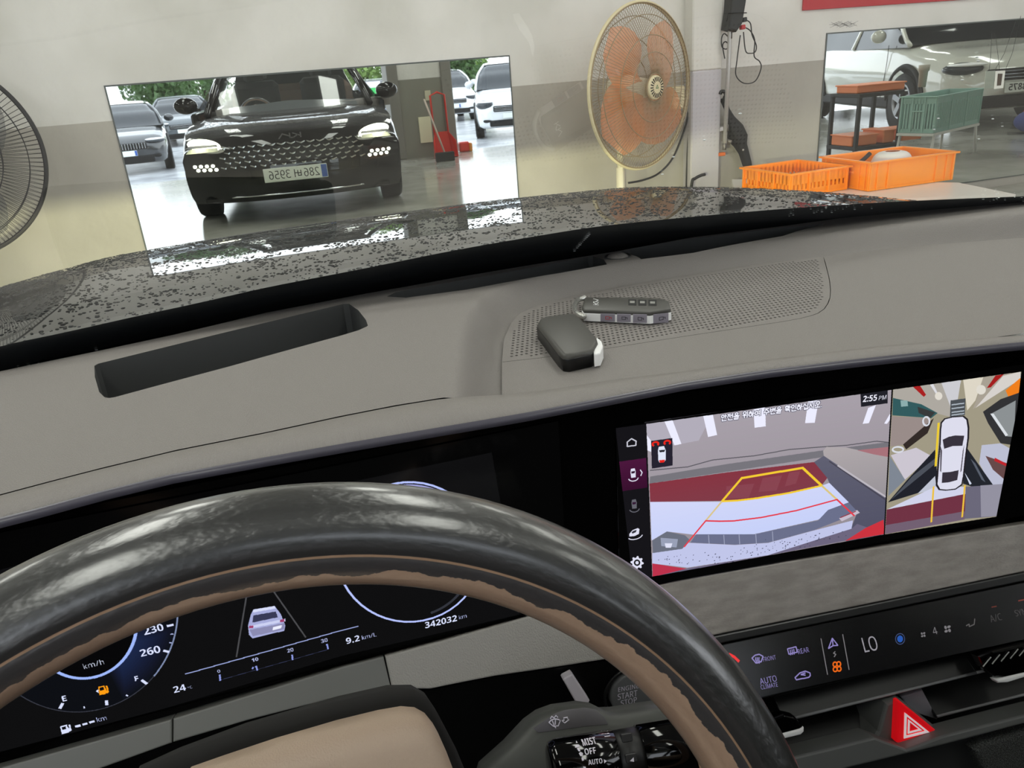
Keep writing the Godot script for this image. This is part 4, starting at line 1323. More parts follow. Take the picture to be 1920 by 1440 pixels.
func own_car() -> void:
	car = thing("car", "black wet car seen from its driver's seat, bonnet covered in raindrops", "car", Vector3(0.31, 0, -0.4), deg_to_rad(3.5))
	var paint := mt("black_paint", Color(0.02, 0.021, 0.024), 0.4, 0.0, {"metallic_specular": 0.15, "clearcoat_enabled": true, "clearcoat": 1.0, "clearcoat_roughness": 0.02})
	var trim := mt("black_trim", Color(0.025, 0.026, 0.028), 0.5)
	var dark := mt("cabin_dark", Color(0.12, 0.115, 0.11), 0.8)
	for part in [["bonnet", 0.0, 6.0, 40], ["front_bumper", 6.06, 14.0, 48]]:
		var rows := []
		for i in part[3] + 1:
			var row := []
			for j in 57: row.append(shell(-1.0 + 2.0 * j / 56.0, lerpf(part[1], part[2], float(i) / part[3])))
			rows.append(row)
		var st := S()
		grid(st, rows)
		put(st, part[0], paint, car, true)
	for s in [-1.0, 1.0]:
		var rows := []
		for i in 21:
			var e := shell(s, 7.0 * i / 20.0)
			rows.append([e, Vector3(s * lerpf(absf(e.x), 0.945, 0.6), e.y - 0.03, e.z), Vector3(s * 0.945, e.y - 0.1, e.z + 0.01), Vector3(s * 0.945, 0.5, e.z + 0.02), Vector3(s * 0.93, 0.25, e.z + 0.02)])
		var st := S()
		grid(st, rows)
		put(st, "front_wing", paint, car, true)
		st = S()
		var xf := Transform3D(Basis(Vector3.BACK, -PI / 2 * s), Vector3(s * 0.87, 0.34, -0.98))
		lathe(st, [[0.0, 0.085], [0.22, 0.09], [0.32, 0.085], [0.34, 0.06], [0.34, -0.1], [0.0, -0.1]], xf, 32)
		put(st, "wheel", mt("tyre", Color(0.05, 0.05, 0.05), 0.8), car, true)
		st = S(false)
		box(st, Vector3(s * 0.915, 0.58, 0.95), Vector3(0.06, 0.66, 2.9), Basis.IDENTITY, 0.02)
		put(st, "door_side", paint, car, true)
		st = S(false)
		slab(st, [Vector3(s * 0.9, 0.92, -0.35), Vector3(s * 0.9, 0.92, 2.1), Vector3(s * 0.64, 1.38, 1.7), Vector3(s * 0.64, 1.38, 0.72)], Vector3(s, 0.5, 0).normalized(), 0.004)
		put(st, "side_window", mt("window_glass", Color(0.85, 0.9, 0.88, 0.06), 0.02, 0.0, {"transparency": 1}), car, true)
		st = S()
		tube(st, [Vector3(s * 0.80, 0.88, -0.42), Vector3(s * 0.73, 1.14, 0.16), Vector3(s * 0.63, 1.395, 0.76)], 0.035, 8)
		put(st, "pillar", paint, car, true)
		st = S()
		tube(st, [Vector3(s * 0.9, 0.9, 0.95), Vector3(s * 0.64, 1.40, 0.95)], 0.05, 8)
		put(st, "pillar", paint, car, true)
		st = S()
		blob(st, Vector3(s * 1.0, 0.985, -0.27), Vector3(0.115, 0.08, 0.06), Basis(Vector3.UP, s * 0.25))
		put(st, "wing_mirror", paint, car, true)
		st = S(false)
		box(st, Vector3(s * 0.92, 0.94, -0.24), Vector3(0.1, 0.03, 0.05), Basis.IDENTITY, 0.008)
		put(st, "mirror_arm", trim, car, true)
	var st2 := S(false)
	for q in [[0, 0.8375, 1.3, 0.225], [0, 1.9125, 1.3, 0.725], [0.525, 1.25, 0.25, 0.6], [-0.525, 1.25, 0.25, 0.6]]: box(st2, Vector3(q[0], 1.435, q[1]), Vector3(q[2], 0.05, q[3]), Basis.IDENTITY, 0.004)  # gap left in the roof so ceiling light reaches the cabin
	put(st2, "roof", paint, car, true)
	st2 = S(false)
	for q in [[0, 0.8375, 1.26, 0.225], [0, 1.9125, 1.26, 0.725], [0.515, 1.25, 0.23, 0.6], [-0.515, 1.25, 0.23, 0.6]]: box(st2, Vector3(q[0], 1.4, q[1]), Vector3(q[2], 0.02, q[3]), Basis.IDENTITY, 0.003)
	put(st2, "headliner", mt("headliner", Color(0.3, 0.29, 0.28), 0.9), car, true)
	st2 = S(false)
	box(st2, Vector3(0, 1.445, 1.25), Vector3(0.8, 0.006, 0.6))  # unseen pane over that gap, added to brighten the centre stack
	put(st2, "added_roof_pane", mt("window_glass"), car, true)
	st2 = S(false)
	box(st2, Vector3(0, 0.27, 0.95), Vector3(1.8, 0.04, 2.9))
	put(st2, "cabin_floor", dark, car, true)
	st2 = S(false)
	box(st2, Vector3(0, 0.55, -0.51), Vector3(1.75, 0.56, 0.02))
	put(st2, "firewall", dark, car, true)
	st2 = S(false)
	box(st2, Vector3(0, 0.815, -0.55), Vector3(1.7, 0.05, 0.36), Basis.IDENTITY, 0.01)
	put(st2, "cowl", mt("cowl_black", Color(0.24, 0.25, 0.26), 0.7), car, true)
	st2 = S(false)
	box(st2, Vector3(0, 0.22, -1.1), Vector3(1.6, 0.02, 1.2))
	put(st2, "under_tray", dark, car, true)
	st2 = S(false)
	box(st2, Vector3(0, 0.62, 2.42), Vector3(1.8, 0.7, 0.3), Basis.IDENTITY, 0.05)
	put(st2, "rear_deck", paint, car, true)
	st2 = S(false)
	box(st2, Vector3(0, 0.72, 1.95), Vector3(1.5, 0.8, 0.25), Basis.IDENTITY, 0.08)
	put(st2, "rear_seat", mt("tan_seat", Color(0.42, 0.33, 0.27), 0.6), car, true)
	st2 = S(false)
	slab(st2, [Vector3(-0.62, 1.41, 2.2), Vector3(0.62, 1.41, 2.2), Vector3(0.8, 0.95, 2.5), Vector3(-0.8, 0.95, 2.5)], Vector3(0, 0.5, 0.8).normalized(), 0.006)
	put(st2, "rear_window", mt("tinted_rear", Color(0.02, 0.022, 0.024), 0.1), car, true)
	for s in [-1.0, 1.0]:
		st2 = S(false)
		box(st2, Vector3(s * 0.37, 0.85, 0.95), Vector3(0.5, 0.66, 0.14), Basis(Vector3.RIGHT, -0.3), 0.05)
		box(st2, Vector3(s * 0.37, 1.24, 1.06), Vector3(0.26, 0.17, 0.1), Basis(Vector3.RIGHT, -0.2), 0.04)
		put(st2, "front_seat", mt("seat_dark", Color(0.1, 0.09, 0.085), 0.6), car, true)
	for s in [-1.0, 1.0]:
		st2 = S(false)
		slab(st2, [Vector3(s * 0.06, 1.262, 0.42), Vector3(s * 0.52, 1.235, 0.46), Vector3(s * 0.52, 1.375, 0.76), Vector3(s * 0.06, 1.395, 0.74)], Vector3(0, -0.9, 0.4).normalized(), 0.012, 0.003)  # unseen plate added to keep the rear ceiling lamps off the dash
		put(st2, "added_visor", mt("headliner"), car, true)
	# windscreen: one curved pane, with its black printed band
	var rows2 := []
	for i in 25:
		var t := i / 24.0
		var row := []
		for j in 41:
			var x := 0.33 + (-1.0 + 2.0 * j / 40.0) * (0.78 - 0.14 * t)
			var z := -0.97 + 0.3 * (x - 0.33) * (x - 0.33) + 1.30 * t
			row.append(Vector3(x, glass_y(x, z), z))
		rows2.append(row)
	st2 = S()
	grid(st2, rows2)
	var pane := put(st2, "windscreen", mt("windscreen_glass", Color(0.9, 0.95, 0.93, 0.03), 0.0, 0.0, {"metallic_specular": 0.36, "transparency": 1}), car)
	pane.set_meta("label", "clear sloping windscreen")
	var band := [[-160, 690], [0, 645], [120, 619], [250, 590], [380, 562], [500, 535], [680, 500], [850, 466], [1000, 440], [1130, 420], [1320, 401], [1500, 386], [1700, 374], [1920, 365], [2060, 361]]
	var upper := []
	for p in smooth_path(band.map(func(q): return Vector2(q[0], q[1])), 5):
		upper.append(on_glass(p.x, p.y) - Vector3(0, 0.002, 0))
	rows2 = [upper, [], []]
	for p in upper:
		var zb: float = -0.99 + 0.3 * (p.x - 0.33) * (p.x - 0.33)
		for k in [1, 2]:
			var z := lerpf(p.z, zb, 0.5 * k)
			rows2[k].append(Vector3(p.x, glass_y(p.x, z) - 0.002, z))
	st2 = S()
	grid(st2, rows2)
	put(st2, "printed_band", mt("black_frit", Color(0.34, 0.355, 0.365), 0.2), car)
	# dried water spots along the band's foot
	var sp := S(false)
	var r2 := RandomNumberGenerator.new()
	r2.seed = 12
	var spots := []
	for i in 70: spots.append([r2.randf_range(0, 300), 0.0, 0])
	for i in 12: spots.append([lerpf(1077, 1105, i / 11.0), lerpf(466, 434, i / 11.0), 1])
	for i in 22: spots.append([r2.randf_range(1480, 1640), 0.0, 2])
	for i in 16: spots.append([r2.randf_range(1840, 1920), 0.0, 3])
	for s in spots:
		var px: float = s[0]
		var py: float = s[1]
		match s[2]:
			0: py = 700 - px * 0.215 + r2.randfn() * 5.0
			2: py = 396 - (px - 1480) * 0.1 + r2.randfn() * 4.0
			3: py = 368 + r2.randfn() * 4.0
		var c := on_glass(px, py) - Vector3(0, 0.003, 0)
		var w := r2.randf_range(0.0004, 0.0013)
		blob(sp, c, Vector3(w * 1.4, w * 0.25, w * 0.8), Basis(Vector3.RIGHT, 0.38), 8, 4)
	var so := put(sp, "water_spots", mt("dried_water", Color(0.85, 0.86, 0.85), 0.5), car)
	so.set_meta("kind", "stuff")
	# a few drops higher on the pane
	sp = S()
	for q in [[1321, 258], [1388, 208], [1752, 239], [1880, 233], [1836, 257], [1862, 219], [1700, 165], [1760, 218], [1263, 290], [1242, 323], [1833, 102], [1835, 109], [1805, 145]]:
		var c := on_glass(q[0], q[1]) - Vector3(0, 0.0015, 0)
		blob(sp, c, Vector3(0.0013, 0.0004, 0.0007), Basis(Vector3.RIGHT, 0.38), 10, 5)
	so = put(sp, "pane_drops", mt("water_pale", Color(0.9, 0.92, 0.92), 0.05), car)
	so.set_meta("kind", "stuff")
	# raindrops on the bonnet
	var dome := S()
	var dr := []
	for i in 4:
		var row := []
		var p := PI * 0.5 * i / 3.0
		for k in 9: row.append(Vector3(sin(p) * cos(TAU * k / 9.0), cos(p) * 0.42, sin(p) * sin(TAU * k / 9.0)))
		dr.append(row)
	grid(dome, dr, true)
	dome.generate_normals()
	var mm := MultiMesh.new()
	mm.transform_format = MultiMesh.TRANSFORM_3D
	mm.mesh = dome.commit()
	mm.mesh.surface_set_material(0, mt("rain_drop", Color(0.012, 0.013, 0.014), 0.12))
	var xs := []
	for i in 9000:
		var u := r2.randf_range(-0.99, 0.99)
		var v := r2.randf_range(0.0, 6.0)
		var size := r2.randf_range(0.0012, 0.0029)
		for k in r2.randi_range(1, 6):
			var uu := u + r2.randfn() * 0.0075
			var vv := clampf(v + r2.randfn() * 0.022, 0.0, 5.99)
			var p := shell(uu, vv)
			var n := (shell(uu + 0.01, vv) - p).cross(shell(uu, vv + 0.02) - p).normalized()
			if n.y < 0: n = -n
			var x := Vector3.RIGHT.slide(n).normalized()
			var sz := size * r2.randf_range(0.5, 1.25)
			xs.append(Transform3D(Basis(x, n, x.cross(n)).scaled_local(Vector3(sz, sz, sz)), p))
	mm.instance_count = xs.size()
	for i in xs.size(): mm.set_instance_transform(i, xs[i])
	var rain := MultiMeshInstance3D.new()
	rain.name = "raindrops"
	rain.multimesh = mm
	rain.set_meta("kind", "stuff")
	car.add_child(rain, true)
	# the nose, as the wall mirror shows it
	var lens := mt("headlight_glow", Color(0.9, 0.9, 0.85), 0.1, 0.0, {"emission_enabled": true, "emission": Color(1.0, 1.0, 0.9), "emission_energy_multiplier": 6.0})
	var chrome := mt("bright_chrome", Color(0.85, 0.86, 0.87), 0.1, 1.0)
	for s in [-1.0, 1.0]:
		var c := shell(s * 0.8, shell_v(0.70)) + Vector3(0, 0.0, -0.03)
		c.x = s * 0.72
		st2 = S()
		blob(st2, c, Vector3(0.15, 0.042, 0.05), Basis(Vector3.UP, s * -0.5) * Basis(Vector3.BACK, s * 0.12))
		var hl := put(st2, "headlight", mt("headlight_shell", Color(0.5, 0.52, 0.54), 0.1), car, true)
		st2 = S()
		blob(st2, c + Vector3(0, 0.004, -0.016), Vector3(0.16, 0.052, 0.055), Basis(Vector3.UP, s * -0.5) * Basis(Vector3.BACK, s * 0.12))
		put(st2, "headlight_glow", lens, hl, true)
		st2 = S(false)
		var v0 := c + Vector3(0, 0.012, -0.08)
		slab(st2, [v0 + Vector3(-0.11, 0, 0), v0 + Vector3(0.11, 0, 0), v0 + Vector3(0.13, -0.0135, -0.12), v0 + Vector3(-0.13, -0.0135, -0.12)], Vector3(0, 1, -0.13).normalized(), 0.0015)
		put(st2, "beam_shield", trim, hl, true)
		st2 = S(false)
		var v1 := c + Vector3(0, -0.012, -0.08)
		slab(st2, [v1 + Vector3(-0.11, 0, 0), v1 + Vector3(0.11, 0, 0), v1 + Vector3(0.13, -0.03, -0.12), v1 + Vector3(-0.13, -0.03, -0.12)], Vector3(0, 1, -0.25).normalized(), 0.0015)
		put(st2, "beam_shield", trim, hl, true)
		var l := AreaLight3D.new()
		l.name = "low_beam"
		l.area_size = Vector2(0.12, 0.005)
		l.area_normalize_energy = true
		l.light_energy = LAMP
		l.light_color = Color(1.0, 1.0, 0.8)
		l.area_range = 30.0
		l.shadow_enabled = true
		hl.add_child(l, true)
		l.position = c + Vector3(0, 0.0, -0.085)
		l.rotation = Vector3(deg_to_rad(-7), 0, 0)
		for i in 8:
			st2 = S()
			var q := shell(s * (0.70 + 0.028 * i), shell_v(0.50 + (0.016 if i % 2 else -0.016))) + Vector3(0, 0, -0.008)
			blob(st2, q, Vector3(0.016, 0.014, 0.008), Basis.IDENTITY, 10, 6)
			put(st2, "daylight_lamp", lens, car, true)
	for r in 5:
		for i in 15:
			var u := (i - 7 + (0.5 if r % 2 else 0.0)) * 0.088
			if absf(u) > 0.63: continue
			var y := 0.64 - 0.04 * r
			st2 = S(false)
			var p := shell(u, shell_v(y)) + Vector3(0, 0, -0.004)
			var w := 0.039
			var nn := Vector3(u * 0.6, 0.1, -1).normalized()
			for e in [-1.0, 1.0]:
				slab(st2, [p, p + Vector3(e * w, 0.014, 0.012), p + Vector3(e * w * 0.9, 0.022, 0.012), p + Vector3(0, 0.012, 0)], nn, 0.004)
			put(st2, "grille_chevron", mt("dark_chrome", Color(0.75, 0.77, 0.78), 0.2, 1.0), car, true)
	st2 = S(false)
	var at := Vector3(0, 0.69, shell(0, shell_v(0.69)).z - 0.006)
	stroke_ribbons(st2, badge_strokes(), at + Vector3(0.09, 0, 0), Vector3(-0.125, 0, 0), Vector3(0, 0.034, 0.022), 0.011, 0.005)
	var em := put(st2, "maker_badge", chrome, car, true)
	em.set_meta("label", "bright metal maker's badge")
	var pc := Vector3(0, 0.405, -1.892)
	st2 = S(false)
	box(st2, pc, Vector3(0.535, 0.115, 0.012), Basis.IDENTITY, 0.004)
	var pl := put(st2, "number_plate", mt("plate_white", Color(0.86, 0.88, 0.85), 0.4), car, true)
	pl.set_meta("label", "white number plate with a blue end strip")
	st2 = S(false)
	box(st2, pc + Vector3(0.24, 0, -0.002), Vector3(0.048, 0.105, 0.011))
	put(st2, "blue_strip", mt("plate_blue", Color(0.12, 0.3, 0.62), 0.4), pl, true)
	st2 = S(false)
	var fz := Vector3(0, 0, -0.0065)
	lettering(st2, "286", pc + Vector3(0.198, -0.035, 0) + fz, pc + Vector3(0.068, -0.035, 0) + fz, Vector3(0, 0, -1), font, 1.15)
	lettering(st2, "3956", pc + Vector3(-0.045, -0.035, 0) + fz, pc + Vector3(-0.225, -0.035, 0) + fz, Vector3(0, 0, -1), font, 1.15)
	var sy := []
	for q in syllable("bE"):
		var l2 := []
		for e in q: l2.append(Vector2(e.x, 1.0 - e.y))
		sy.append(l2)
	stroke_ribbons(st2, sy, pc + Vector3(0.045, -0.03, 0) + fz, Vector3(-0.06, 0, 0), Vector3(0, 0.06, 0), 0.008, 0.0005)
	put(st2, "number", mt("plate_black", Color(0.03, 0.03, 0.03), 0.5), pl, true)
	st2 = S()
	var lip := []
	for i in 31:
		var u := lerpf(-0.62, 0.62, i / 30.0)
		lip.append(shell(u, shell_v(0.24)) + Vector3(0, 0, -0.006))
	tube(st2, lip, 0.008, 6)
	put(st2, "bumper_strip", chrome, car, true)

var recess := PackedVector2Array()
func v2(p: Vector3) -> Vector2: return Vector2(p.x, p.z)
func flat_poly(px: Array, h: float) -> PackedVector2Array:
	var o := PackedVector2Array()
	for i in range(0, px.size(), 2): o.append(v2(oy(px[i], px[i + 1], h)))
	return o
func sdf(poly: PackedVector2Array, p: Vector2) -> float:
	var d := 1e9
	var inside := false
	var n := poly.size()
	for i in n:
		var a := poly[i]
		var b := poly[(i + 1) % n]
		var e := b - a
		var w := p - a
		d = minf(d, (w - e * clampf(w.dot(e) / e.length_squared(), 0.0, 1.0)).length_squared())
		if (a.y <= p.y) != (b.y <= p.y) and p.x < a.x + (p.y - a.y) / (b.y - a.y) * (b.x - a.x): inside = not inside
	return -sqrt(d) if inside else sqrt(d)
const RECESS_Y := 0.897
var rec_lo := Vector2.ZERO
func dash_y(x: float, z: float) -> float:
	var y := 0.927 - 0.016 * smoothstep(-0.55, -0.86, z)
	if x > rec_lo.x - 0.06:
		var d := sdf(recess, Vector2(x, z))
		if d < 0.05: y = lerpf(RECESS_Y - 0.004, y, smoothstep(-0.001, 0.032, d))
	return y
func on_dash(px: float, py: float) -> Vector3:
	var y := 0.925
	var p := oy(px, py, y)
	for i in 6:
		y = lerpf(y, dash_y(p.x, p.z), 0.7)
		p = oy(px, py, y)
	return p
func dash_poly(px: Array) -> PackedVector2Array:
	var o := PackedVector2Array()
	for i in range(0, px.size(), 2): o.append(v2(on_dash(px[i], px[i + 1])))
	return o
func tri_n(st: SurfaceTool, p: Array, n: Array) -> void:
	var a: Vector3 = p[0]
	var order := [0, 1, 2]
	if (p[1] - a).cross(p[2] - a).dot(n[0] + n[1] + n[2]) > 0.0: order = [0, 2, 1]
	for i in order:
		st.set_normal(n[i])
		st.add_vertex(p[i])
func patch(st: SurfaceTool, outline: PackedVector2Array, holes: Array, h: Callable, cell: float, bent := true) -> void:    # a surface over the x-z plane, cut to the outline and its holes
	var lo := outline[0]
	var hi := lo
	for p in outline:
		lo = lo.min(p)
		hi = hi.max(p)
	var boxes := []
	for q in holes:
		var r := Rect2(q[0], Vector2.ZERO)
		for p in q: r = r.expand(p)
		boxes.append(r)
	var cache := {}
	var at := func(p: Vector2) -> Array:
		var key := Vector2i(roundi(p.x * 50000.0), roundi(p.y * 50000.0))
		if not cache.has(key):
			var y: float = h.call(p.x, p.y)
			var n := Vector3.UP
			if bent: n = Vector3((h.call(p.x - 0.002, p.y) - h.call(p.x + 0.002, p.y)) / 0.004, 1.0, (h.call(p.x, p.y - 0.002) - h.call(p.x, p.y + 0.002)) / 0.004).normalized()
			cache[key] = [Vector3(p.x, y, p.y), n]
		return cache[key]
	var nx := int(ceil((hi.x - lo.x) / cell))
	var nz := int(ceil((hi.y - lo.y) / cell))
	for i in nx:
		for j in nz:
			var o := lo + Vector2(i, j) * cell
			var sq := PackedVector2Array([o, o + Vector2(cell, 0), o + Vector2(cell, cell), o + Vector2(0, cell)])
			var left := Geometry2D.intersect_polygons(sq, outline)
			for k in holes.size():
				if boxes[k].intersects(Rect2(o, Vector2(cell, cell)), true):
					var next := []
					for q in left: next.append_array(Geometry2D.clip_polygons(q, holes[k]))
					left.assign(next)
			for q in left:
				if q.size() < 3: continue
				var ix := Geometry2D.triangulate_polygon(q)
				for t in range(0, ix.size(), 3):
					var a: Array = at.call(q[ix[t]])
					var b: Array = at.call(q[ix[t + 1]])
					var c: Array = at.call(q[ix[t + 2]])
					tri_n(st, [a[0], b[0], c[0]], [a[1], b[1], c[1]])
func well(parent: Node, called: String, outline: PackedVector2Array, h: Callable, depth: float, m: Material) -> void:       # the walls and floor of an opening
	var st := S(false)
	var n := outline.size()
	var bot := []
	var y0 := 1e9
	for p in outline: y0 = minf(y0, h.call(p.x, p.y))
	for i in n:
		var a := outline[i]
		var b := outline[(i + 1) % n]
		quad(st, Vector3(a.x, h.call(a.x, a.y) + 0.0002, a.y), Vector3(b.x, h.call(b.x, b.y) + 0.0002, b.y), Vector3(b.x, y0 - depth, b.y), Vector3(a.x, y0 - depth, a.y))
		bot.append(Vector3(a.x, y0 - depth, a.y))
	face_to(st, bot, Vector3.UP)
	put(st, called, m, parent)
func round_corners(poly: PackedVector2Array, r: float) -> PackedVector2Array:
	var a := Geometry2D.offset_polygon(poly, -r, Geometry2D.JOIN_ROUND)
	if a.is_empty(): return poly
	var b := Geometry2D.offset_polygon(a[0], r, Geometry2D.JOIN_ROUND)
	return b[0] if b.size() else poly

func dashboard() -> void:
	var t := thing("dashboard", "grey soft dashboard under the windscreen with slots and a speaker recess", "dashboard", Vector3(0.2, 0.78, -0.41))
	var grain := noise(0.16, 31, 512, 3, true, null, 6.0)
	var soft := grained("dash_skin", Color(0.565, 0.545, 0.53), 0.62, noise(0.25, 33, 512, 2, false, ramp(Color(0.93, 0.93, 0.93), Color.WHITE)), 9.0, grain, 0.35)
	var black := mt("slot_charcoal", Color(0.27, 0.275, 0.275), 0.8)
	recess = flat_poly([938, 738, 938, 680, 942, 637, 957, 603, 973, 587, 1007, 572, 1073, 555, 1173, 535, 1280, 517, 1413, 496, 1543, 480, 1700, 462, 1920, 445, 2150, 430, 2600, 396], RECESS_Y)
	recess.append_array(flat_poly([2600, 560, 2150, 604, 1920, 627, 1647, 647, 1480, 667, 1280, 693, 1140, 710, 1040, 725, 936, 739], 0.9265))
	rec_lo = recess[0]
	for p in recess: rec_lo = rec_lo.min(p)
	# soft pad
	var crease := [-700, 1130, -200, 985, 0, 927, 90, 903, 187, 878, 333, 843, 500, 810, 638, 780, 740, 760, 827, 746, 873, 742, 938, 738]
	var crease_r := [1040, 725, 1140, 710, 1280, 693, 1480, 667, 1647, 647, 1920, 627, 2150, 604, 2600, 560]
	var far := [2600, 334, 2150, 366, 1920, 383, 1613, 405, 1480, 423, 1300, 445, 1158, 472, 1003, 497, 874, 519, 757, 541, 680, 555, 500, 592, 333, 638, 180, 675, 0, 717, -200, 772, -700, 910]
	var edge := PackedVector2Array()
	for i in range(0, crease.size(), 2): edge.append(v2(oy(crease[i], crease[i + 1], 0.927)))
	for i in range(0, crease_r.size(), 2): edge.append(v2(oy(crease_r[i], crease_r[i + 1], 0.927)))
	for i in range(0, far.size(), 2): edge.append(v2(oy(far[i], far[i + 1], 0.911)))
	var slot := round_corners(dash_poly([177, 684, 178, 707, 186, 735, 198, 747, 214, 745, 430, 687, 640, 629, 673, 619, 690, 611, 686, 600, 672, 582, 652, 568, 640, 571, 420, 624]), 0.004)
	var vent_l := dash_poly([726, 556, 742, 548, 757, 545, 809, 536, 874, 525, 1003, 501, 1103, 482, 1112, 481, 1132, 487, 1138, 496, 1003, 520, 874, 543, 761, 558])
	var vent_r := dash_poly([1166, 471, 1184, 466, 1280, 450, 1380, 438, 1467, 427, 1530, 421, 1545, 420, 1493, 434, 1467, 443, 1380, 458, 1300, 473, 1202, 486, 1192, 480])
	var st := S()
	patch(st, edge, [slot, vent_l, vent_r], dash_y, 0.0065)
	put(st, "pad", soft, t, false, false)
	well(t, "head_up_slot", slot, dash_y, 0.11, black)
	well(t, "defroster_slot", vent_l, dash_y, 0.07, mt("slot_charcoal"))
	well(t, "defroster_slot", vent_r, dash_y, 0.07, mt("slot_charcoal"))
	# far edge of the pad drops out of sight
	st = S()
	var drop := []
	for i in range(0, far.size(), 2):
		var p := oy(far[i], far[i + 1], 0.911)
		p.y = dash_y(p.x, p.z)
		drop.append(p)
	var r1 := []
	var r2 := []
	for p in drop:
		r1.append(p + Vector3(0, -0.004, -0.008))
		r2.append(p + Vector3(0, -0.09, -0.012))
	grid(st, [drop, r1, r2])
	put(st, "pad_edge", soft, t)
	# plain lower dashboard on either side of the display
	for q in [[-0.475, 0.15, -0.43], [0.87, 0.5, -0.40]]:
		st = S(false)
		box(st, Vector3(q[0], 0.69, q[2] - 0.05), Vector3(q[1], 0.43, 0.1), Basis.IDENTITY, 0.02)
		put(st, "side_panel", mt("lower_side", Color(0.2, 0.195, 0.19), 0.6), t)
	# light sensor dome
	st = S()
	var c := on_dash(1158, 482)
	blob(st, c + Vector3(0, -0.001, 0), Vector3(0.0125, 0.006, 0.0125), Basis.IDENTITY, 24, 12)
	put(st, "sensor_dome", soft, t)
	st = S()
	tube(st, ngon(c + Vector3(0, 0.0006, 0), Vector3(0.0142, 0, 0), Vector3(0, 0, 0.0142), 28), 0.0009, 6, true)
	put(st, "sensor_ring", black, t)
	# inset panel: perforated loudspeaker part and plain part
	var inner := Geometry2D.offset_polygon(recess, -0.0013, Geometry2D.JOIN_MITER)[0]
	var gr := flat_poly([938, 679, 942, 636, 957, 602, 973, 586, 1007, 571, 1073, 554, 1173, 534, 1280, 516, 1413, 495, 1543, 479, 1549, 500, 1555, 525, 1557, 545, 1556, 558, 1552, 569, 1545, 579, 1534, 587, 1520, 592, 1500, 597, 1467, 603, 1280, 631, 1133, 654, 1013, 671], RECESS_Y)
	var cut: PackedVector2Array = Geometry2D.intersect_polygons(Geometry2D.offset_polygon(gr, -0.0002, Geometry2D.JOIN_MITER)[0], inner)[0]
	var rest := Geometry2D.clip_polygons(inner, Geometry2D.offset_polygon(gr, 0.0005, Geometry2D.JOIN_MITER)[0])
	var flat := func(_x: float, _z: float) -> float: return RECESS_Y
	st = S()
	for q in rest:
		if not Geometry2D.is_polygon_clockwise(q): patch(st, q, [], flat, 0.03, false)
	put(st, "inset_panel", soft, t, false, false)
	# hexagon cells, each with a real hole
	st = S(false)
	var holes_in: PackedVector2Array = Geometry2D.offset_polygon(cut, -0.0035, Geometry2D.JOIN_ROUND)[0]
	var lo := cut[0]
	var hi := lo
	for p in cut:
		lo = lo.min(p)
		hi = hi.max(p)
	var pitch := 0.0044
	var rowp := 0.0062
	var j := 0
	var zz := lo.y - rowp
	while zz < hi.y + rowp:
		var x := lo.x - pitch + (pitch * 0.5 if j % 2 else 0.0)
		while x < hi.x + pitch:
			var o := Vector2(x, zz)
			var hexa := PackedVector2Array()
			for k in [[0.0, 0.667], [0.5, 0.333], [0.5, -0.333], [0.0, -0.667], [-0.5, -0.333], [-0.5, 0.333]]: hexa.append(o + Vector2(k[0] * pitch, k[1] * rowp))
			var all_in := true
			for q in hexa:
				if not Geometry2D.is_point_in_polygon(q, holes_in): all_in = false
			if all_in:
				for k in 6:
					var a := hexa[k]
					var b := hexa[(k + 1) % 6]
					var ai := o + (a - o).normalized() * 0.00155
					var bi := o + (b - o).normalized() * 0.00155
					var A := Vector3(a.x, RECESS_Y, a.y)
					var B := Vector3(b.x, RECESS_Y, b.y)
					var AI := Vector3(ai.x, RECESS_Y, ai.y)
					var BI := Vector3(bi.x, RECESS_Y, bi.y)
					quad(st, A, AI, BI, B)
					quad(st, AI, AI - Vector3(0, 0.0025, 0), BI - Vector3(0, 0.0025, 0), BI)
			else:
				for q in Geometry2D.intersect_polygons(hexa, cut):
					var ix := Geometry2D.triangulate_polygon(q)
					for k in range(0, ix.size(), 3):
						var pp := []
						for e in 3: pp.append(Vector3(q[ix[k + e]].x, RECESS_Y, q[ix[k + e]].y))
						if (pp[1] - pp[0]).cross(pp[2] - pp[0]).y > 0: tri(st, pp[0], pp[2], pp[1])
						else: tri(st, pp[0], pp[1], pp[2])
			x += pitch
		zz += rowp
		j += 1
	var spk := put(st, "speaker_grille", soft, t)
	spk.set_meta("label", "finely perforated loudspeaker grille")
	st = S(false)
	var bot := []
	for p in cut: bot.append(Vector3(p.x, RECESS_Y - 0.0028, p.y))
	face_to(st, bot, Vector3.UP)
	put(st, "speaker_cloth", mt("speaker_cloth", Color(0.05, 0.05, 0.05), 0.9), spk)
	# firm strip along the display, and the dark lip over the glass
	var lip := [-700, 1122, -200, 1012, 0, 968, 67, 951, 190, 918, 320, 887, 480, 858, 640, 830, 800, 803, 973, 774, 1130, 744, 1280, 715, 1440, 691, 1600, 672, 1760, 655, 1920, 639, 2150, 618, 2600, 577]
	var bent := [-700, 1122, -200, 985, 0, 929, 90, 905, 187, 880, 333, 845, 500, 812, 638, 782, 740, 762, 827, 748, 873, 744, 940, 740, 1040, 724, 1140, 708, 1280, 691, 1480, 664, 1647, 644, 1920, 623, 2150, 600, 2600, 556]
	var path := func(a: Array, h: float) -> Array:
		var pts := []
		for i in range(0, a.size(), 2): pts.append(Vector2(a[i], a[i + 1]))
		var o := []
		for k in 101:
			var x := lerpf(-700.0, 2600.0, k / 100.0)
			var y := 0.0
			for i in pts.size() - 1:
				if x >= pts[i].x and x <= pts[i + 1].x: y = lerpf(pts[i].y, pts[i + 1].y, (x - pts[i].x) / (pts[i + 1].x - pts[i].x))
			o.append(oy(x, y, h))
		return o
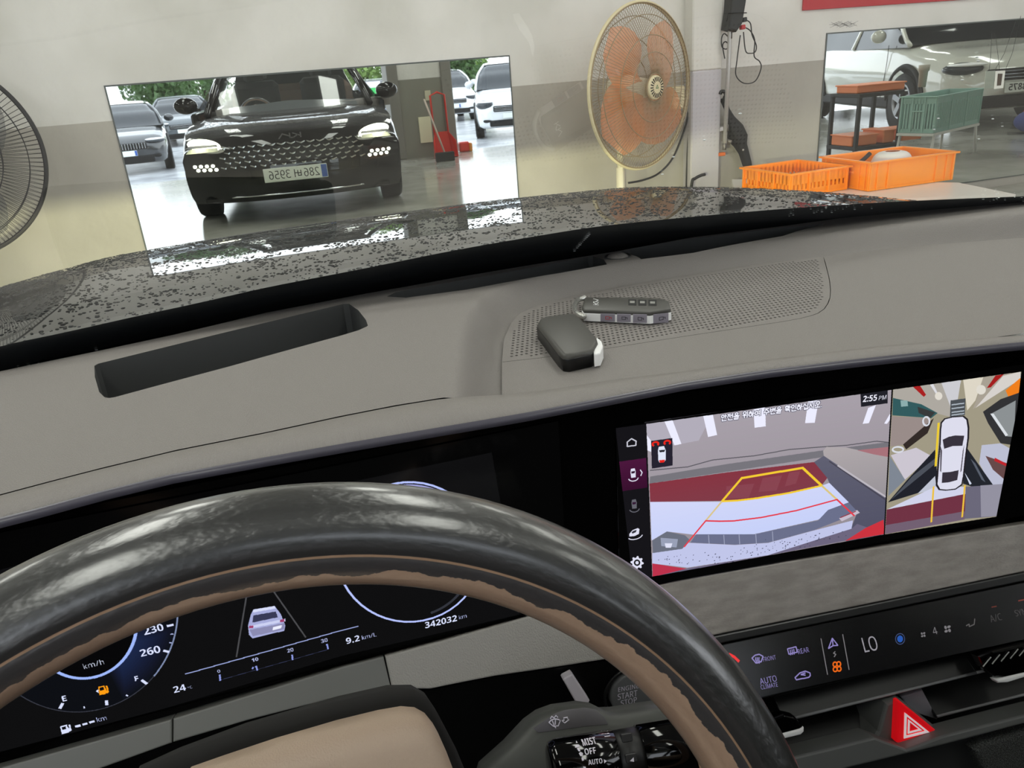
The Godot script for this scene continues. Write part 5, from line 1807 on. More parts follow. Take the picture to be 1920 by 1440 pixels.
	var la: Array = path.call(lip, 0.9305)
	var lb: Array = path.call(bent, 0.9275)
	var rows := [[], [], [], [], []]
	for k in la.size():
		var back: Vector3 = lb[k]
		var y := dash_y(back.x, back.z)
		var x_right := smoothstep(0.10, 0.16, back.x)
		back.y = lerpf(0.9275, 0.9255, x_right)
		rows[0].append(back + Vector3(0, -0.004 - 0.028 * x_right, -0.001))
		rows[1].append(back)
		rows[2].append(back.lerp(la[k], 0.45) + Vector3(0, 0.001, 0))
		rows[3].append(la[k])
		rows[4].append(la[k] + Vector3(0, -0.002, 0.001))
	st = S()
	grid(st, rows)
	put(st, "front_strip", soft, t)
	rows = [[], [], [], []]
	for k in la.size():
		var p: Vector3 = la[k]
		rows[0].append(p + Vector3(0, -0.0005, 0))
		rows[1].append(p + Vector3(0, -0.0012, 0.003))
		rows[2].append(p + Vector3(0, -0.0032, 0.0036))
		rows[3].append(p + Vector3(0, -0.0055, 0.0022))
	st = S()
	grid(st, rows)
	put(st, "display_lip", mt("lip_lilac", Color(0.33, 0.32, 0.36), 0.3), t)

# ---------------------------------------------------------------- the two remote keys
func keys() -> void:
	var y := RECESS_Y
	var skin := mt("key_black", Color(0.31, 0.305, 0.29), 0.42)
	var side := mt("key_side", Color(0.03, 0.03, 0.033), 0.35)
	var chrome := mt("key_chrome", Color(0.82, 0.81, 0.84), 0.16, 1.0)
	var P := func(a: Array, h: float) -> Array:
		var o := []
		for i in range(0, a.size(), 2): o.append(oy(a[i], a[i + 1], h))
		return o
	# plain back of the near key
	var h := y + 0.0145
	var top: Array = P.call([1007, 606, 1012, 597, 1024, 592, 1064, 587, 1078, 587, 1086, 592, 1119, 632, 1121, 640, 1114, 652, 1108, 656, 1066, 665, 1055, 664, 1046, 656], h)
	var t := thing("key_fob", "smooth black key fob lying face down with a chrome tip", "key fob", Vector3(centre_of(top).x, y, centre_of(top).z))
	var st := S()
	st.set_smooth_group(0)
	slab(st, top, Vector3.UP, 0.0142, 0.0026)
	put(st, "case", skin, t)
	st = S()
	var ring := inset(top, Vector3.UP, -0.0004)
	var low := []
	for p in ring: low.append(p - Vector3(0, 0.0035, 0))
	slab(st, low, Vector3.UP, 0.0105, 0.001)
	put(st, "side_band", side, t)
	st = S(false)
	slab(st, P.call([1112, 655, 1119, 632, 1128, 639, 1131, 648, 1125, 662, 1114, 664], h - 0.0025), Vector3.UP, 0.0105, 0.0012)
	var tip := put(st, "chrome_tip", chrome, t)
	tip.set_meta("label", "bright chrome tip")
	# buttoned key
	h = y + 0.0125
	top = P.call([1097, 557, 1200, 557, 1238, 559, 1254, 564, 1258, 578, 1248, 580, 1218, 585, 1095, 580, 1091, 575], h)
	t = thing("key_fob", "black key fob with chrome buttoned edge and a chrome loop", "key fob", Vector3(centre_of(top).x, y, centre_of(top).z))
	st = S()
	slab(st, top, Vector3.UP, 0.004, 0.0012)
	put(st, "top_shell", skin, t)
	st = S(false)
	var mid := []
	for p in inset(top, Vector3.UP, -0.0003): mid.append(p - Vector3(0, 0.0035, 0))
	slab(st, mid, Vector3.UP, 0.0075, 0.0006)
	put(st, "chrome_band", chrome, t)
	st = S(false)
	slab(st, P.call([1099, 560, 1250, 567, 1252, 578, 1216, 583, 1098, 579], y + 0.0025), Vector3.UP, 0.0025)
	put(st, "under_shell", side, t)
	var A := oy(1095, 580, h)
	var B := oy(1218, 585, h)
	var C := oy(1258, 578, h)
	for f in [[A, B, [[1126, 588, 1153, 603], [1157, 588.5, 1182.5, 603.5], [1187, 589, 1213, 605]]], [B, C, [[1225, 589.5, 1253, 606.5]]]]:
		var along: Vector3 = (f[1] - f[0]).normalized()
		var n := along.cross(Vector3.UP).normalized()
		if n.dot(CAM - A) < 0: n = -n
		for r in f[2]:
			var q := []
			for e in [[r[0], r[1]], [r[2], r[1] + (0.6 if f[0] == A else -3.0)], [r[2], r[3] - (0.0 if f[0] == A else 2.0)], [r[0], r[3]]]: q.append(op(e[0], e[1], f[0] + n * 0.0004, n) + n * 0.0006)
			st = S(false)
			slab(st, q, n, 0.0012, 0.0003)
			var b := put(st, "button", mt("key_button", Color(0.6, 0.58, 0.63), 0.35, 0.25), t)
			st = S(false)
			var cc := centre_of(q)
			var w: float = (q[1] - q[0]).length()
			var hh: float = (q[3] - q[0]).length()
			var px := along * w * 0.22
			var py := Vector3.UP * hh * 0.2
			stroke_ribbons(st, [[Vector2(-0.6, -0.8), Vector2(0.6, -0.8), Vector2(0.6, 0.8), Vector2(-0.6, 0.8), Vector2(-0.6, -0.8)], [Vector2(0.6, 0.4), Vector2(1.2, 0.4), Vector2(1.2, -0.5)]], cc + n * 0.0001, px, py, 0.0004, 0.00015)
			put(st, "symbol", mt("symbol_dark", Color(0.08, 0.06, 0.08), 0.5) if r[0] != 1126 else mt("symbol_red", Color(0.75, 0.12, 0.1), 0.5), b)
	# three small printed windows on the top shell
	for k in [[1178, 561, 1193, 572], [1197, 561.5, 1212, 572.5], [1216, 562, 1231, 573]]:
		st = S(false)
		slab(st, P.call([k[0], k[1], k[2], k[1] + 0.3, k[2], k[3], k[0], k[3] - 0.3], h + 0.0003), Vector3.UP, 0.0004, 0.0001)
		var w := put(st, "top_button", mt("key_window", Color(0.1, 0.1, 0.1), 0.4), t)
		st = S(false)
		slab(st, P.call([k[0] + 3, k[1] + 3, k[2] - 3, k[1] + 3.2, k[2] - 3, k[3] - 4, k[0] + 3, k[3] - 4.2], h + 0.0005), Vector3.UP, 0.0002)
		put(st, "symbol", mt("symbol_pale", Color(0.6, 0.6, 0.58), 0.5), w)
	st = S(false)
	var e0 := oy(1113, 571, h + 0.0003)
	var e1 := oy(1113, 560, h + 0.0003)
	var e2 := oy(1122, 571.5, h + 0.0003)
	stroke_ribbons(st, badge_strokes(), e0, (e1 - e0) / 1.45, (e2 - e0), 0.0007, 0.0002)
	put(st, "maker_badge", chrome, t)
	st = S()
	var loop := []
	for p in [[1097, 558], [1087, 561], [1081, 566], [1077, 575], [1079, 584], [1086, 590], [1096, 594]]: loop.append(oy(p[0], p[1], y + 0.0075))
	tube(st, smooth_path(loop, 5), 0.0026, 10)
	put(st, "key_loop", mt("key_loop", Color(0.78, 0.78, 0.76), 0.25, 0.7), t)

const E1 := Vector3(0.9948, 0, 0.1018)
const BK := Vector3(-0.1018, 0, 0.9948)
func C(r: float, g: float, b: float, a := 1.0) -> Color: return Color(r, g, b, a)
func lit(c: Canvas, key: String, rough: float, gain: float) -> StandardMaterial3D:
	var tx := c.texture()
	return mt(key, Color(0.012, 0.012, 0.014), rough, 0.0, {"emission_enabled": true, "emission": Color.BLACK, "emission_texture": tx, "emission_energy_multiplier": gain, "metallic_specular": 0.75 if key == "climate_icons" else 0.4})
func canvas_quad(c: Canvas, called: String, m: Material, parent: Node) -> MeshInstance3D:
	var st := S(false)
	uvquad(st, c.o, c.o + c.u * c.size.x, c.o + c.u * c.size.x + c.v * c.size.y, c.o + c.v * c.size.y)
	return put(st, called, m, parent)

func displays() -> void:
	var t := thing("curved_display", "wide black glass display curving from the gauges to the navigation screen", "display", Vector3(0.1, 0.778, -0.405))
	var plan := [[-0.40, -0.406], [-0.1, -0.4062], [0.12, -0.4062], [0.145, -0.4059], [0.165, -0.4048], [0.19, -0.4025], [0.6, -0.361]]
	var rows := [[], [], [], []]
	for p in plan:
		rows[0].append(Vector3(p[0], 0.9225, p[1] - 0.014))
		rows[1].append(Vector3(p[0], 0.9225, p[1] - 0.0008))
		rows[2].append(Vector3(p[0], 0.779, p[1] - 0.0008))
		rows[3].append(Vector3(p[0], 0.776, p[1] - 0.014))
	var st := S(false)
	grid(st, rows)
	put(st, "glass_panel", mt("display_glass", Color(0.008, 0.008, 0.009), 0.12), t)
	cluster(t)
	navigation(t)

func cluster(t: Node) -> void:
	var c := Canvas.new(self, Vector3(-0.36, 0.9175, -0.4058), Vector3.RIGHT, Vector3.DOWN, 0.50, 0.136, 2048, C(0.012, 0.012, 0.014))
	var white := C(0.86, 0.89, 1.0)
	var soft := C(0.7, 0.73, 0.9)
	c.poly([-150, 1110, 400, 958, 922, 848, 975, 1152, 640, 1230, 0, 1420], C(0.055, 0.056, 0.062))
	# left gauge
	c.fill(c.map(c.arc(143, 1147, 190, 188, -25, 180, 0)), C(0.05, 0.055, 0.075))
	for k in 14: c.fill(c.map(c.arc(143, 1147, 190 - k * 5, 188 - k * 5, 8 + k * 1.5, 62 - k, 0) + c.arc(143, 1147, 108, 108, 62 - k, 8 + k * 1.5, 0)), C(0.22, 0.3, 0.55, 0.05))
	c.fill(c.map(c.arc(155, 1170, 103, 103, 0, 360, 0)), C(0.02, 0.02, 0.024))
	c.line(c.arc(143, 1147, 190, 188, -30, 40, 0), 3.7, C(0.5, 0.55, 0.68))
	c.line(c.arc(143, 1147, 190, 188, 40, 130, 0), 2.5, C(0.22, 0.23, 0.27))
	c.line(c.arc(155, 1170, 101, 102, -30, 10, 0), 5.0, C(0.45, 0.5, 0.65))
	c.line(c.arc(155, 1170, 101, 102, 10, 130, 0), 7.4, C(0.62, 0.72, 0.98))
	c.text("230", 271.5, 1191, 308, 1181.5, white, bold)
	c.text("260", 264.5, 1232, 302, 1223, white, bold)
	c.line([313.6, 1173.7, 324.7, 1171.5], 6.2, white)
	c.line([307, 1220, 316.4, 1222.3], 6.2, white)
	c.line([320, 1189, 324.7, 1188.8], 3.1, soft)
	c.line([317.6, 1205, 321.6, 1205.5], 3.1, soft)
	c.text("km/h", 157.7, 1254.7, 196, 1245, C(0.78, 0.8, 0.88), font)
	var amber := C(1.0, 0.62, 0.08)
	c.poly([184, 1287.7, 196, 1285.2, 198.5, 1301, 186.5, 1303.8], amber)
	c.poly([186.5, 1289.5, 194, 1288, 195, 1293.5, 187.5, 1295], C(0.05, 0.05, 0.06))
	c.line([197, 1291, 200, 1299, 202.5, 1298, 201, 1289, 199, 1286], 3.7, amber)
	c.poly([179.5, 1296, 184.5, 1292, 185, 1299.6], white)
	c.text("E", 118, 1315.5, 126, 1313.7, white, bold, 1.0)
	c.text("F", 253.5, 1277.5, 260.5, 1276, white, bold, 1.0)
	c.line([112.5, 1328, 117.3, 1319], 6.8, white)
	c.line([157.2, 1326.5, 158.2, 1326.3], 5.6, white)
	c.line([199.5, 1314, 200.3, 1321.5], 6.8, white)
	c.line([237.6, 1304.5, 238.6, 1303.5], 5.6, white)
	c.line([266, 1275.5, 275, 1282], 6.8, white)
	c.poly([112.5, 1362, 125.5, 1358.5, 129.5, 1373, 116, 1377], white)
	c.poly([115.5, 1364, 123, 1362, 124.3, 1366.5, 116.8, 1368.5], C(0.05, 0.05, 0.07))
	c.line([126.5, 1364, 130, 1371, 132.5, 1369, 130, 1359], 3.7, white)
	for d in [[142, 1362.3, 150, 1360.3], [155.5, 1358.6, 163.3, 1356.6], [168.5, 1354.8, 176.2, 1352.3]]: c.line(d, 6.2, white)
	c.text("km", 182.3, 1353.8, 200.7, 1349.4, soft, font)
	c.text("24", 327, 1299.5, 349.5, 1293.6, white, bold)
	c.text("°C", 353, 1292.4, 361, 1290, soft, font)
	# lane view
	c.line([463, 1112, 443.3, 1231.7], 3.7, C(0.3, 0.3, 0.31))
	c.line([511, 1106, 573.3, 1195], 3.7, C(0.3, 0.3, 0.31))
	c.poly([465, 1173, 470, 1153, 475, 1142.7, 515, 1136, 526.7, 1151.7, 535, 1173.3, 533, 1182.7, 473.3, 1197, 466.7, 1190], C(0.66, 0.68, 0.86))
	c.poly([475, 1143, 515, 1136.2, 517, 1141, 474, 1148.5], C(0.85, 0.87, 0.98))
	c.poly([475, 1154, 517, 1146.5, 521, 1157.3, 473.3, 1167.3], C(0.22, 0.23, 0.34))
	c.poly([466, 1174, 535, 1160, 535.5, 1165, 466.5, 1179], C(0.8, 0.82, 0.95))
	c.poly([468, 1181, 534, 1168, 533, 1180, 474, 1193], C(0.55, 0.55, 0.7))
	c.poly([467, 1174, 475, 1172.5, 475, 1177, 467, 1178.5], C(0.62, 0.25, 0.42))
	c.poly([525, 1162, 533, 1160.5, 533, 1165.5, 525, 1167], C(0.62, 0.25, 0.42))
	c.poly([512, 1176, 529, 1172, 527, 1178, 511, 1182], C(0.93, 0.94, 1.0))
	c.line([347, 1264, 500, 1221.5, 640, 1182, 672, 1174], 3.1, C(0.6, 0.65, 0.85))
	c.line([413, 1275, 614, 1218], 1.6, C(0.2, 0.22, 0.33))
	for k in [["0", 408.5, 1262, 413.5, 1260.6], ["10", 473, 1241.7, 485, 1238.5], ["20", 539, 1224, 551, 1220.8], ["30", 603, 1206, 615, 1202.6]]: c.text(k[0], k[1], k[2], k[3], k[4], soft, bold)
	for k in [[412, 1265, 413, 1276], [475, 1251, 473, 1254], [480, 1249, 482.5, 1257], [547.8, 1228, 548.6, 1237], [613, 1208, 615, 1217]]: c.line(k, 4.3, C(0.55, 0.6, 0.88))
	c.text("9.2", 650, 1208, 675, 1201.7, white, bold)
	c.text("km/L", 679, 1199.6, 705.7, 1193, soft, font)
	c.text("342032", 797.3, 1178.3, 857.3, 1164, white, bold)
	c.text("km", 860.7, 1161.6, 875, 1158, soft, font)
	# right gauge
	c.line(c.arc(767.5, 1035, 137, 131, 0, 360, -4), 5.6, C(0.72, 0.77, 1.0))
	var up := c.arc(767.5, 1035, 133, 127, 232, 318, 0)
	c.fill(c.map(up + c.arc(767.5, 1042, 133, 122, 318, 232, 0)), C(0.62, 0.63, 0.85))
	c.line(c.arc(767.5, 1040, 120, 116, 30, 70, 0), 7.4, C(0.2, 0.21, 0.24))
	canvas_quad(c, "gauge_screen", lit(c, "gauge_screen", 0.1, 1.0), t)

func navigation(t: Node) -> void:
	var o := Vector3(0.1768, 0.9062, -0.4031)
	var c := Canvas.new(self, o, E1, Vector3.DOWN, 0.2935, 0.125, 2048, C(0.012, 0.012, 0.014))
	var k := func(a: Array) -> Array:
		var r := []
		for i in range(0, a.size(), 2):
			r.append(1180.0 + a[i] / 3.84)
			r.append(740.0 + a[i + 1] / 3.84)
		return r
	var z := func(a: Array) -> Array:
		var r := []
		for i in range(0, a.size(), 2):
			r.append(1640.0 + a[i] / 4.2357)
			r.append(680.0 + a[i + 1] / 4.2357)
		return r
	# rear camera picture
	c.poly([1212, 794, 1674, 729, 1658, 1002, 1223, 1081], C(0.66, 0.63, 0.665), C(0.58, 0.55, 0.58))
	c.poly(k.call([122, 205, 600, 135, 500, 330, 130, 400]), C(0.7, 0.68, 0.73))
	c.poly(k.call([150, 590, 700, 500, 1400, 400, 1875, 340, 1872, 395, 1390, 450, 800, 540, 145, 640]), C(0.47, 0.46, 0.49))
	c.line(k.call([150, 545, 420, 520, 600, 470, 900, 440, 1150, 395, 1400, 375, 1560, 365, 1780, 335, 1880, 345]), 5, C(0.36, 0.35, 0.38))
	c.poly(k.call([145, 640, 700, 560, 1330, 485, 1425, 600, 1380, 660, 840, 762, 150, 772]), C(0.53, 0.21, 0.26), C(0.5, 0.24, 0.29))
	for q in [[700, 660, 900, 640, 860, 740, 690, 750], [960, 600, 1100, 580, 1060, 690, 930, 700], [1150, 560, 1230, 550, 1200, 640, 1120, 660]]: c.poly(k.call(q), C(0.56, 0.3, 0.35, 0.6))
	c.poly(k.call([1330, 485, 1400, 440, 1845, 740, 1838, 1005, 1560, 1055, 1640, 850, 1580, 775, 1440, 635, 1425, 600]), C(0.38, 0.38, 0.45), C(0.32, 0.32, 0.4))
	c.poly(k.call([1395, 405, 1420, 375, 1560, 380, 1872, 445, 1862, 720, 1840, 722, 1400, 440]), C(0.69, 0.66, 0.67), C(0.6, 0.58, 0.6))
	c.poly(k.call([1640, 400, 1872, 375, 1872, 450, 1760, 430]), C(0.66, 0.45, 0.48))
	c.line(k.call([1500, 510, 1845, 735]), 9, C(0.74, 0.72, 0.75))
	c.line(k.call([1440, 480, 1842, 755]), 5, C(0.28, 0.27, 0.32))
	c.poly(k.call([150, 772, 680, 770, 850, 757, 1380, 657, 1440, 635, 1580, 775, 1480, 815, 1360, 900, 900, 1004, 480, 1010, 270, 985, 160, 1050]), C(0.83, 0.85, 0.98), C(0.78, 0.82, 0.98))
	c.poly(k.call([480, 1005, 900, 1005, 1360, 905, 1430, 830, 1580, 775, 1650, 850, 1330, 975, 1000, 1065, 760, 1080, 440, 1065]), C(0.42, 0.44, 0.55))
	for q in [[570, 1010, 575, 1075], [680, 1010, 685, 1078], [790, 1008, 795, 1076], [910, 1000, 915, 1072], [1030, 985, 1035, 1058]]: c.line(k.call(q), 4, C(0.62, 0.64, 0.74))
	c.poly(k.call([400, 1065, 760, 1082, 1000, 1067, 1320, 980, 1610, 905, 1600, 965, 1000, 1155, 420, 1245, 165, 1215, 165, 1140]), C(0.76, 0.78, 0.92))
	c.poly(k.call([165, 1050, 270, 985, 400, 1012, 440, 1050, 380, 1110, 170, 1140]), C(0.42, 0.44, 0.5))
	c.poly(k.call([225, 1030, 350, 1040, 340, 1100, 230, 1090]), C(0.6, 0.63, 0.72))
	c.poly(k.call([255, 1070, 310, 1070, 300, 1102, 262, 1102]), C(0.88, 0.89, 0.97))
	c.poly(k.call([165, 1215, 430, 1255, 168, 1312]), C(0.74, 0.2, 0.3))
	c.poly(k.call([430, 1248, 1000, 1155, 1600, 965, 1640, 930, 1838, 1000, 1500, 1062, 168, 1312]), C(0.43, 0.4, 0.5))
	c.poly(k.call([1555, 1052, 1700, 960, 1830, 900, 1838, 1003]), C(0.8, 0.2, 0.25))
	c.poly(k.call([1510, 890, 1640, 830, 1660, 850, 1530, 912]), C(0.78, 0.74, 0.8))
	c.line(k.call([1520, 885, 1630, 840]), 5, C(0.6, 0.15, 0.2))
	var r2 := RandomNumberGenerator.new()
	r2.seed = 5
	for i in 120:
		var x := r2.randf_range(180, 1560)
		var y := lerpf(1175, 985, pow(clampf((x - 180) / 1380.0, 0, 1), 1.8)) + r2.randfn() * 24.0 + (20 if x < 900 else 0)
		var w := r2.randf_range(3, 11)
		c.poly(k.call([x, y, x + w, y - 2, x + w * 0.8, y + 4, x, y + 5]), C(0.28, 0.28, 0.36))
	for q in [[252, 190, 310, 180, 375, 355, 325, 365], [530, 145, 600, 135, 632, 290, 567, 305], [892, 85, 980, 72, 982, 228, 902, 238], [1290, 28, 1368, 18, 1335, 202, 1265, 205], [1720, 95, 1775, 75, 1725, 205, 1680, 210], [1884, 125, 1884, 170, 1855, 210, 1835, 208], [125, 290, 155, 330, 158, 412, 132, 402]]: c.poly(k.call(q), C(0.93, 0.93, 1.0))
	var yel := C(0.96, 0.8, 0.2)
	var red := C(0.9, 0.24, 0.3)
	c.line(k.call([665, 770, 810, 600, 1248, 527, 1385, 655]), 12, yel)
	c.line(k.call([665, 768, 780, 762, 900, 748, 1150, 708, 1385, 655]), 10, yel)
	c.line(k.call([552, 905, 665, 770]), 9, C(0.86, 0.78, 0.55))
	c.line(k.call([1385, 655, 1495, 755]), 9, C(0.86, 0.78, 0.5))
	c.line(k.call([395, 1095, 550, 908, 650, 911, 750, 909, 950, 884, 1200, 835, 1495, 755, 1620, 872]), 8, red)
	var say := ["oAn", "jEn", "o-l", null, "oUI", "hA", "oY", null, "jU", "bYn", "o-l", null, "hOg", "oIn", "hA", "sIb", "sI", "oO", "."]
	var a: Array = k.call([660, 192, 1392, 88])
	c.hangul(say, a[0], a[1], a[2], a[3], 5.0, C(0.95, 0.95, 1.0), C(0.34, 0.34, 0.4))
	c.poly(k.call([1664, -6, 1860, -33, 1860, 62, 1668, 88]), C(0.13, 0.13, 0.16))
	a = k.call([1680, 55, 1780, 42, 1795, 40, 1848, 33])
	c.text("2:55", a[0], a[1], a[2], a[3], C(0.95, 0.95, 1.0), bold, 1.1)
	c.text("PM", a[4], a[5], a[6], a[7], C(0.9, 0.9, 0.95), font)
	c.poly(k.call([157, 333, 310, 312, 312, 510, 162, 532]), C(0.15, 0.14, 0.19))
	c.poly(k.call([212, 375, 250, 370, 262, 400, 262, 470, 250, 486, 216, 488, 208, 470, 206, 400]), C(0.88, 0.9, 0.97))
	c.poly(k.call([214, 400, 258, 396, 252, 412, 220, 415]), C(0.15, 0.15, 0.18))
	c.poly(k.call([214, 472, 258, 468, 250, 488, 220, 490]), C(0.9, 0.15, 0.12))
	for q in [[188, 355], [273, 345]]:
		var m: Array = k.call(q)
		c.line(c.arc(m[0], m[1], 5.5, 3.6, 130 if q[0] < 200 else -220, 400 if q[0] < 200 else 50, -8), 9, C(0.92, 0.16, 0.12))
	# side bar
	c.poly([1154.3, 802.5, 1211, 794.5, 1222, 1081, 1186, 1088], C(0.085, 0.08, 0.095))
	c.poly([1159, 866, 1211.5, 858.5, 1214, 914, 1164, 921.5], C(0.3, 0.09, 0.24), C(0.22, 0.06, 0.18))
	c.line([1176, 837, 1176, 829, 1184, 822.5, 1192.5, 827, 1192.5, 835, 1176, 837], 6, C(0.8, 0.8, 0.85))
	var pale := C(0.88, 0.88, 0.95)
	for q in [[1187, 888, 1.0], [1189, 946, 0.45]]:
		var cc: Color = pale * q[2]
		cc.a = 1.0
		c.poly([q[0] - 4, q[1] - 9, q[0] + 3, q[1] - 10, q[0] + 5, q[1] - 4, q[0] + 5, q[1] + 7, q[0] - 3.5, q[1] + 8, q[0] - 5, q[1] - 3], cc)
		c.poly([q[0] - 3.5, q[1] - 4, q[0] + 4, q[1] - 5, q[0] + 3, q[1] - 1, q[0] - 3, q[1]], C(0.2, 0.1, 0.2))
		c.line(c.arc(q[0] + 0.5, q[1] + 8, 9, 6, 10, 170, -8), 5, cc)
	c.line([1200.5, 881, 1204, 886, 1201.5, 892], 5, pale)
	c.poly([1180, 1001, 1186, 994, 1196, 990, 1199, 992, 1198, 1001, 1190, 1005, 1180, 1006], pale)
	c.poly([1184, 998, 1188, 995, 1194, 993.5, 1192, 998, 1186, 1000.5], C(0.2, 0.2, 0.24))
	c.line(c.arc(1191, 1004, 14, 7, 20, 160, -15), 5, pale)
	var gear := []
	for i in 32:
		var rr := 12.5 if i % 4 < 2 else 9.5
		gear.append(1194.5 + rr * cos(TAU * i / 32))
		gear.append(1055 + rr * sin(TAU * i / 32))
	c.poly(gear, pale)
	c.fill(c.map(c.arc(1194.5, 1055, 6, 6, 0, 360, 0)), C(0.09, 0.09, 0.1))
	c.fill(c.map(c.arc(1194.5, 1055, 3.2, 3.2, 0, 360, 0)), pale)
	# view from above
	c.poly([1674.5, 729, 1915, 696, 1884.4, 966, 1659, 1002], C(0.63, 0.6, 0.52))
	for q in [
		[[150, 190, 560, 130, 640, 330, 600, 430, 480, 400, 145, 290], [0.68, 0.66, 0.63]], [[145, 280, 370, 330, 500, 400, 450, 440, 140, 418], [0.2, 0.36, 0.37]], [[205, 300, 260, 300, 265, 345, 210, 350], [0.55, 0.68, 0.68]],
		[[340, 350, 480, 395, 440, 440, 350, 400], [0.22, 0.23, 0.23]], [[135, 425, 350, 435, 440, 450, 400, 520, 240, 650, 125, 665], [0.6, 0.55, 0.54]], [[400, 500, 470, 440, 420, 560, 250, 690, 225, 650], [0.2, 0.17, 0.16]],
		[[520, 135, 690, 115, 650, 350, 600, 345], [0.8, 0.8, 0.82]], [[700, 115, 870, 95, 800, 300, 735, 380], [0.87, 0.84, 0.78]], [[870, 95, 1160, 70, 1160, 120, 780, 370, 810, 290], [0.66, 0.63, 0.58]], [[1020, 105, 1158, 72, 1158, 130, 800, 360], [0.84, 0.82, 0.8]],
		[[290, 178, 352, 170, 408, 255, 390, 272], [0.66, 0.13, 0.13]], [[960, 102, 1025, 92, 922, 196, 890, 202], [0.64, 0.12, 0.12]], [[430, 160, 460, 158, 500, 240, 485, 245], [0.86, 0.86, 0.88]], [[1040, 220, 1158, 120, 1148, 240, 1060, 268], [0.94, 0.5, 0.12]],
		[[860, 390, 1000, 290, 1148, 238, 1105, 655, 1000, 640, 900, 480], [0.2, 0.2, 0.21]], [[925, 405, 1120, 300, 1108, 590, 1050, 585], [0.55, 0.57, 0.58]], [[918, 405, 945, 405, 1060, 575, 1040, 585], [0.86, 0.88, 0.9]],
		[[850, 655, 1000, 640, 1090, 690, 1062, 985, 940, 1000, 830, 800], [0.74, 0.75, 0.83]], [[880, 740, 1085, 810, 1068, 960, 940, 850], [0.4, 0.29, 0.29]], [[955, 755, 1085, 820, 1083, 840, 950, 780], [0.75, 0.15, 0.18]],
		[[128, 735, 330, 675, 450, 740, 240, 930], [0.8, 0.78, 0.82]], [[118, 740, 242, 930, 108, 1060], [0.5, 0.53, 0.58]], [[480, 690, 505, 985, 200, 1080, 105, 1110, 250, 940], [0.13, 0.14, 0.17]], [[130, 1090, 300, 900, 480, 760, 485, 800], [0.3, 0.32, 0.36]], [[340, 1040, 480, 900, 490, 1000], [0.75, 0.77, 0.83]],
		[[735, 680, 975, 1020, 790, 990, 700, 960], [0.14, 0.15, 0.18]], [[760, 760, 800, 800, 880, 950, 850, 930], [0.35, 0.38, 0.43]], [[713, 870, 770, 960, 755, 970], [0.82, 0.85, 0.92]],
		[[98, 1165, 480, 985, 728, 985, 722, 1042], [0.82, 0.83, 0.92]], [[722, 985, 1062, 965, 1036, 1214, 715, 1240], [0.42, 0.41, 0.48]], [[840, 975, 1062, 960, 1036, 1214, 845, 1225], [0.58, 0.57, 0.63]], [[95, 1167, 722, 1042, 715, 1235, 83, 1362], [0.44, 0.2, 0.27]], [[88, 1290, 715, 1180, 715, 1245, 83, 1362], [0.45, 0.38, 0.45]],
		[[603, 300, 722, 283, 716, 418, 598, 430], [0.3, 0.32, 0.34]]]: c.poly(z.call(q[0]), C(q[1][0], q[1][1], q[1][2]))
	for q in [[508, 265, 7, 7.5], [845, 215, 9, 9]]:
		var m: Array = z.call([q[0], q[1]])
		c.fill(c.map(c.arc(m[0], m[1], q[2], q[3], 0, 360, 0)), C(0.88, 0.86, 0.82))
	for q in [[410, 465], [185, 690]]:
		var m: Array = z.call(q)
		c.line(c.arc(m[0], m[1], 10 if q[0] < 300 else 6, 5 if q[0] < 300 else 8, 0, 360, 0), 9, C(0.85, 0.86, 0.9))
	for y in [330, 360, 390, 412]: c.line(z.call([612, y + 5, 710, y - 8]), 6, C(0.7, 0.74, 0.78))
	var shape := [560, 450, 620, 435, 700, 430, 728, 455, 738, 520, 736, 600, 715, 760, 700, 900, 688, 965, 640, 1000, 570, 1008, 520, 1003, 499, 965, 505, 900, 515, 760, 525, 640, 528, 540, 535, 480]
	var wide := []
	for i in range(0, shape.size(), 2):
		wide.append(620 + (shape[i] - 620) * 1.12)
		wide.append(720 + (shape[i + 1] - 720) * 1.03)
	c.poly(z.call(wide), C(0.13, 0.12, 0.14))
	c.poly(z.call(shape), C(0.87, 0.87, 0.93))
	c.poly(z.call([540, 612, 590, 588, 640, 578, 712, 580, 696, 660, 620, 662, 552, 684]), C(0.22, 0.2, 0.24))
	c.poly(z.call([538, 872, 600, 868, 668, 853, 655, 932, 590, 950, 533, 955]), C(0.22, 0.2, 0.24))
	c.poly(z.call([700, 700, 712, 650, 690, 860, 680, 870]), C(0.3, 0.28, 0.32))
	c.poly(z.call([535, 700, 522, 660, 520, 860, 528, 870]), C(0.3, 0.28, 0.32))
	c.line(z.call([508, 480, 496, 650, 484, 820]), 12, C(0.93, 0.8, 0.2))
	c.line(z.call([468, 985, 458, 1130, 450, 1265]), 10, C(0.93, 0.76, 0.25))
	c.line(z.call([716, 975, 706, 1100, 695, 1225]), 10, C(0.93, 0.76, 0.25))
	c.line([1673, 728, 1658, 1003], 7, C(0.02, 0.02, 0.03))
	# black glass round the picture
	var bl := C(0.012, 0.012, 0.014)
	c.poly([1100, 811.5, 1154.3, 803, 1915, 697, 1990, 686, 1990, 560, 1100, 660], bl)
	c.poly([1100, 1100, 1186, 1087, 1223, 1081, 1660, 1002, 1885, 966, 1990, 950, 1990, 1200, 1100, 1300], bl)
	c.poly([1915, 696, 1884.4, 966, 1990, 980, 1990, 660], bl)
	c.poly([1154, 803, 1186, 1088, 1100, 1100, 1080, 800], bl)
	canvas_quad(c, "navigation_screen", lit(c, "navigation_screen", 0.1, 1.0), t)

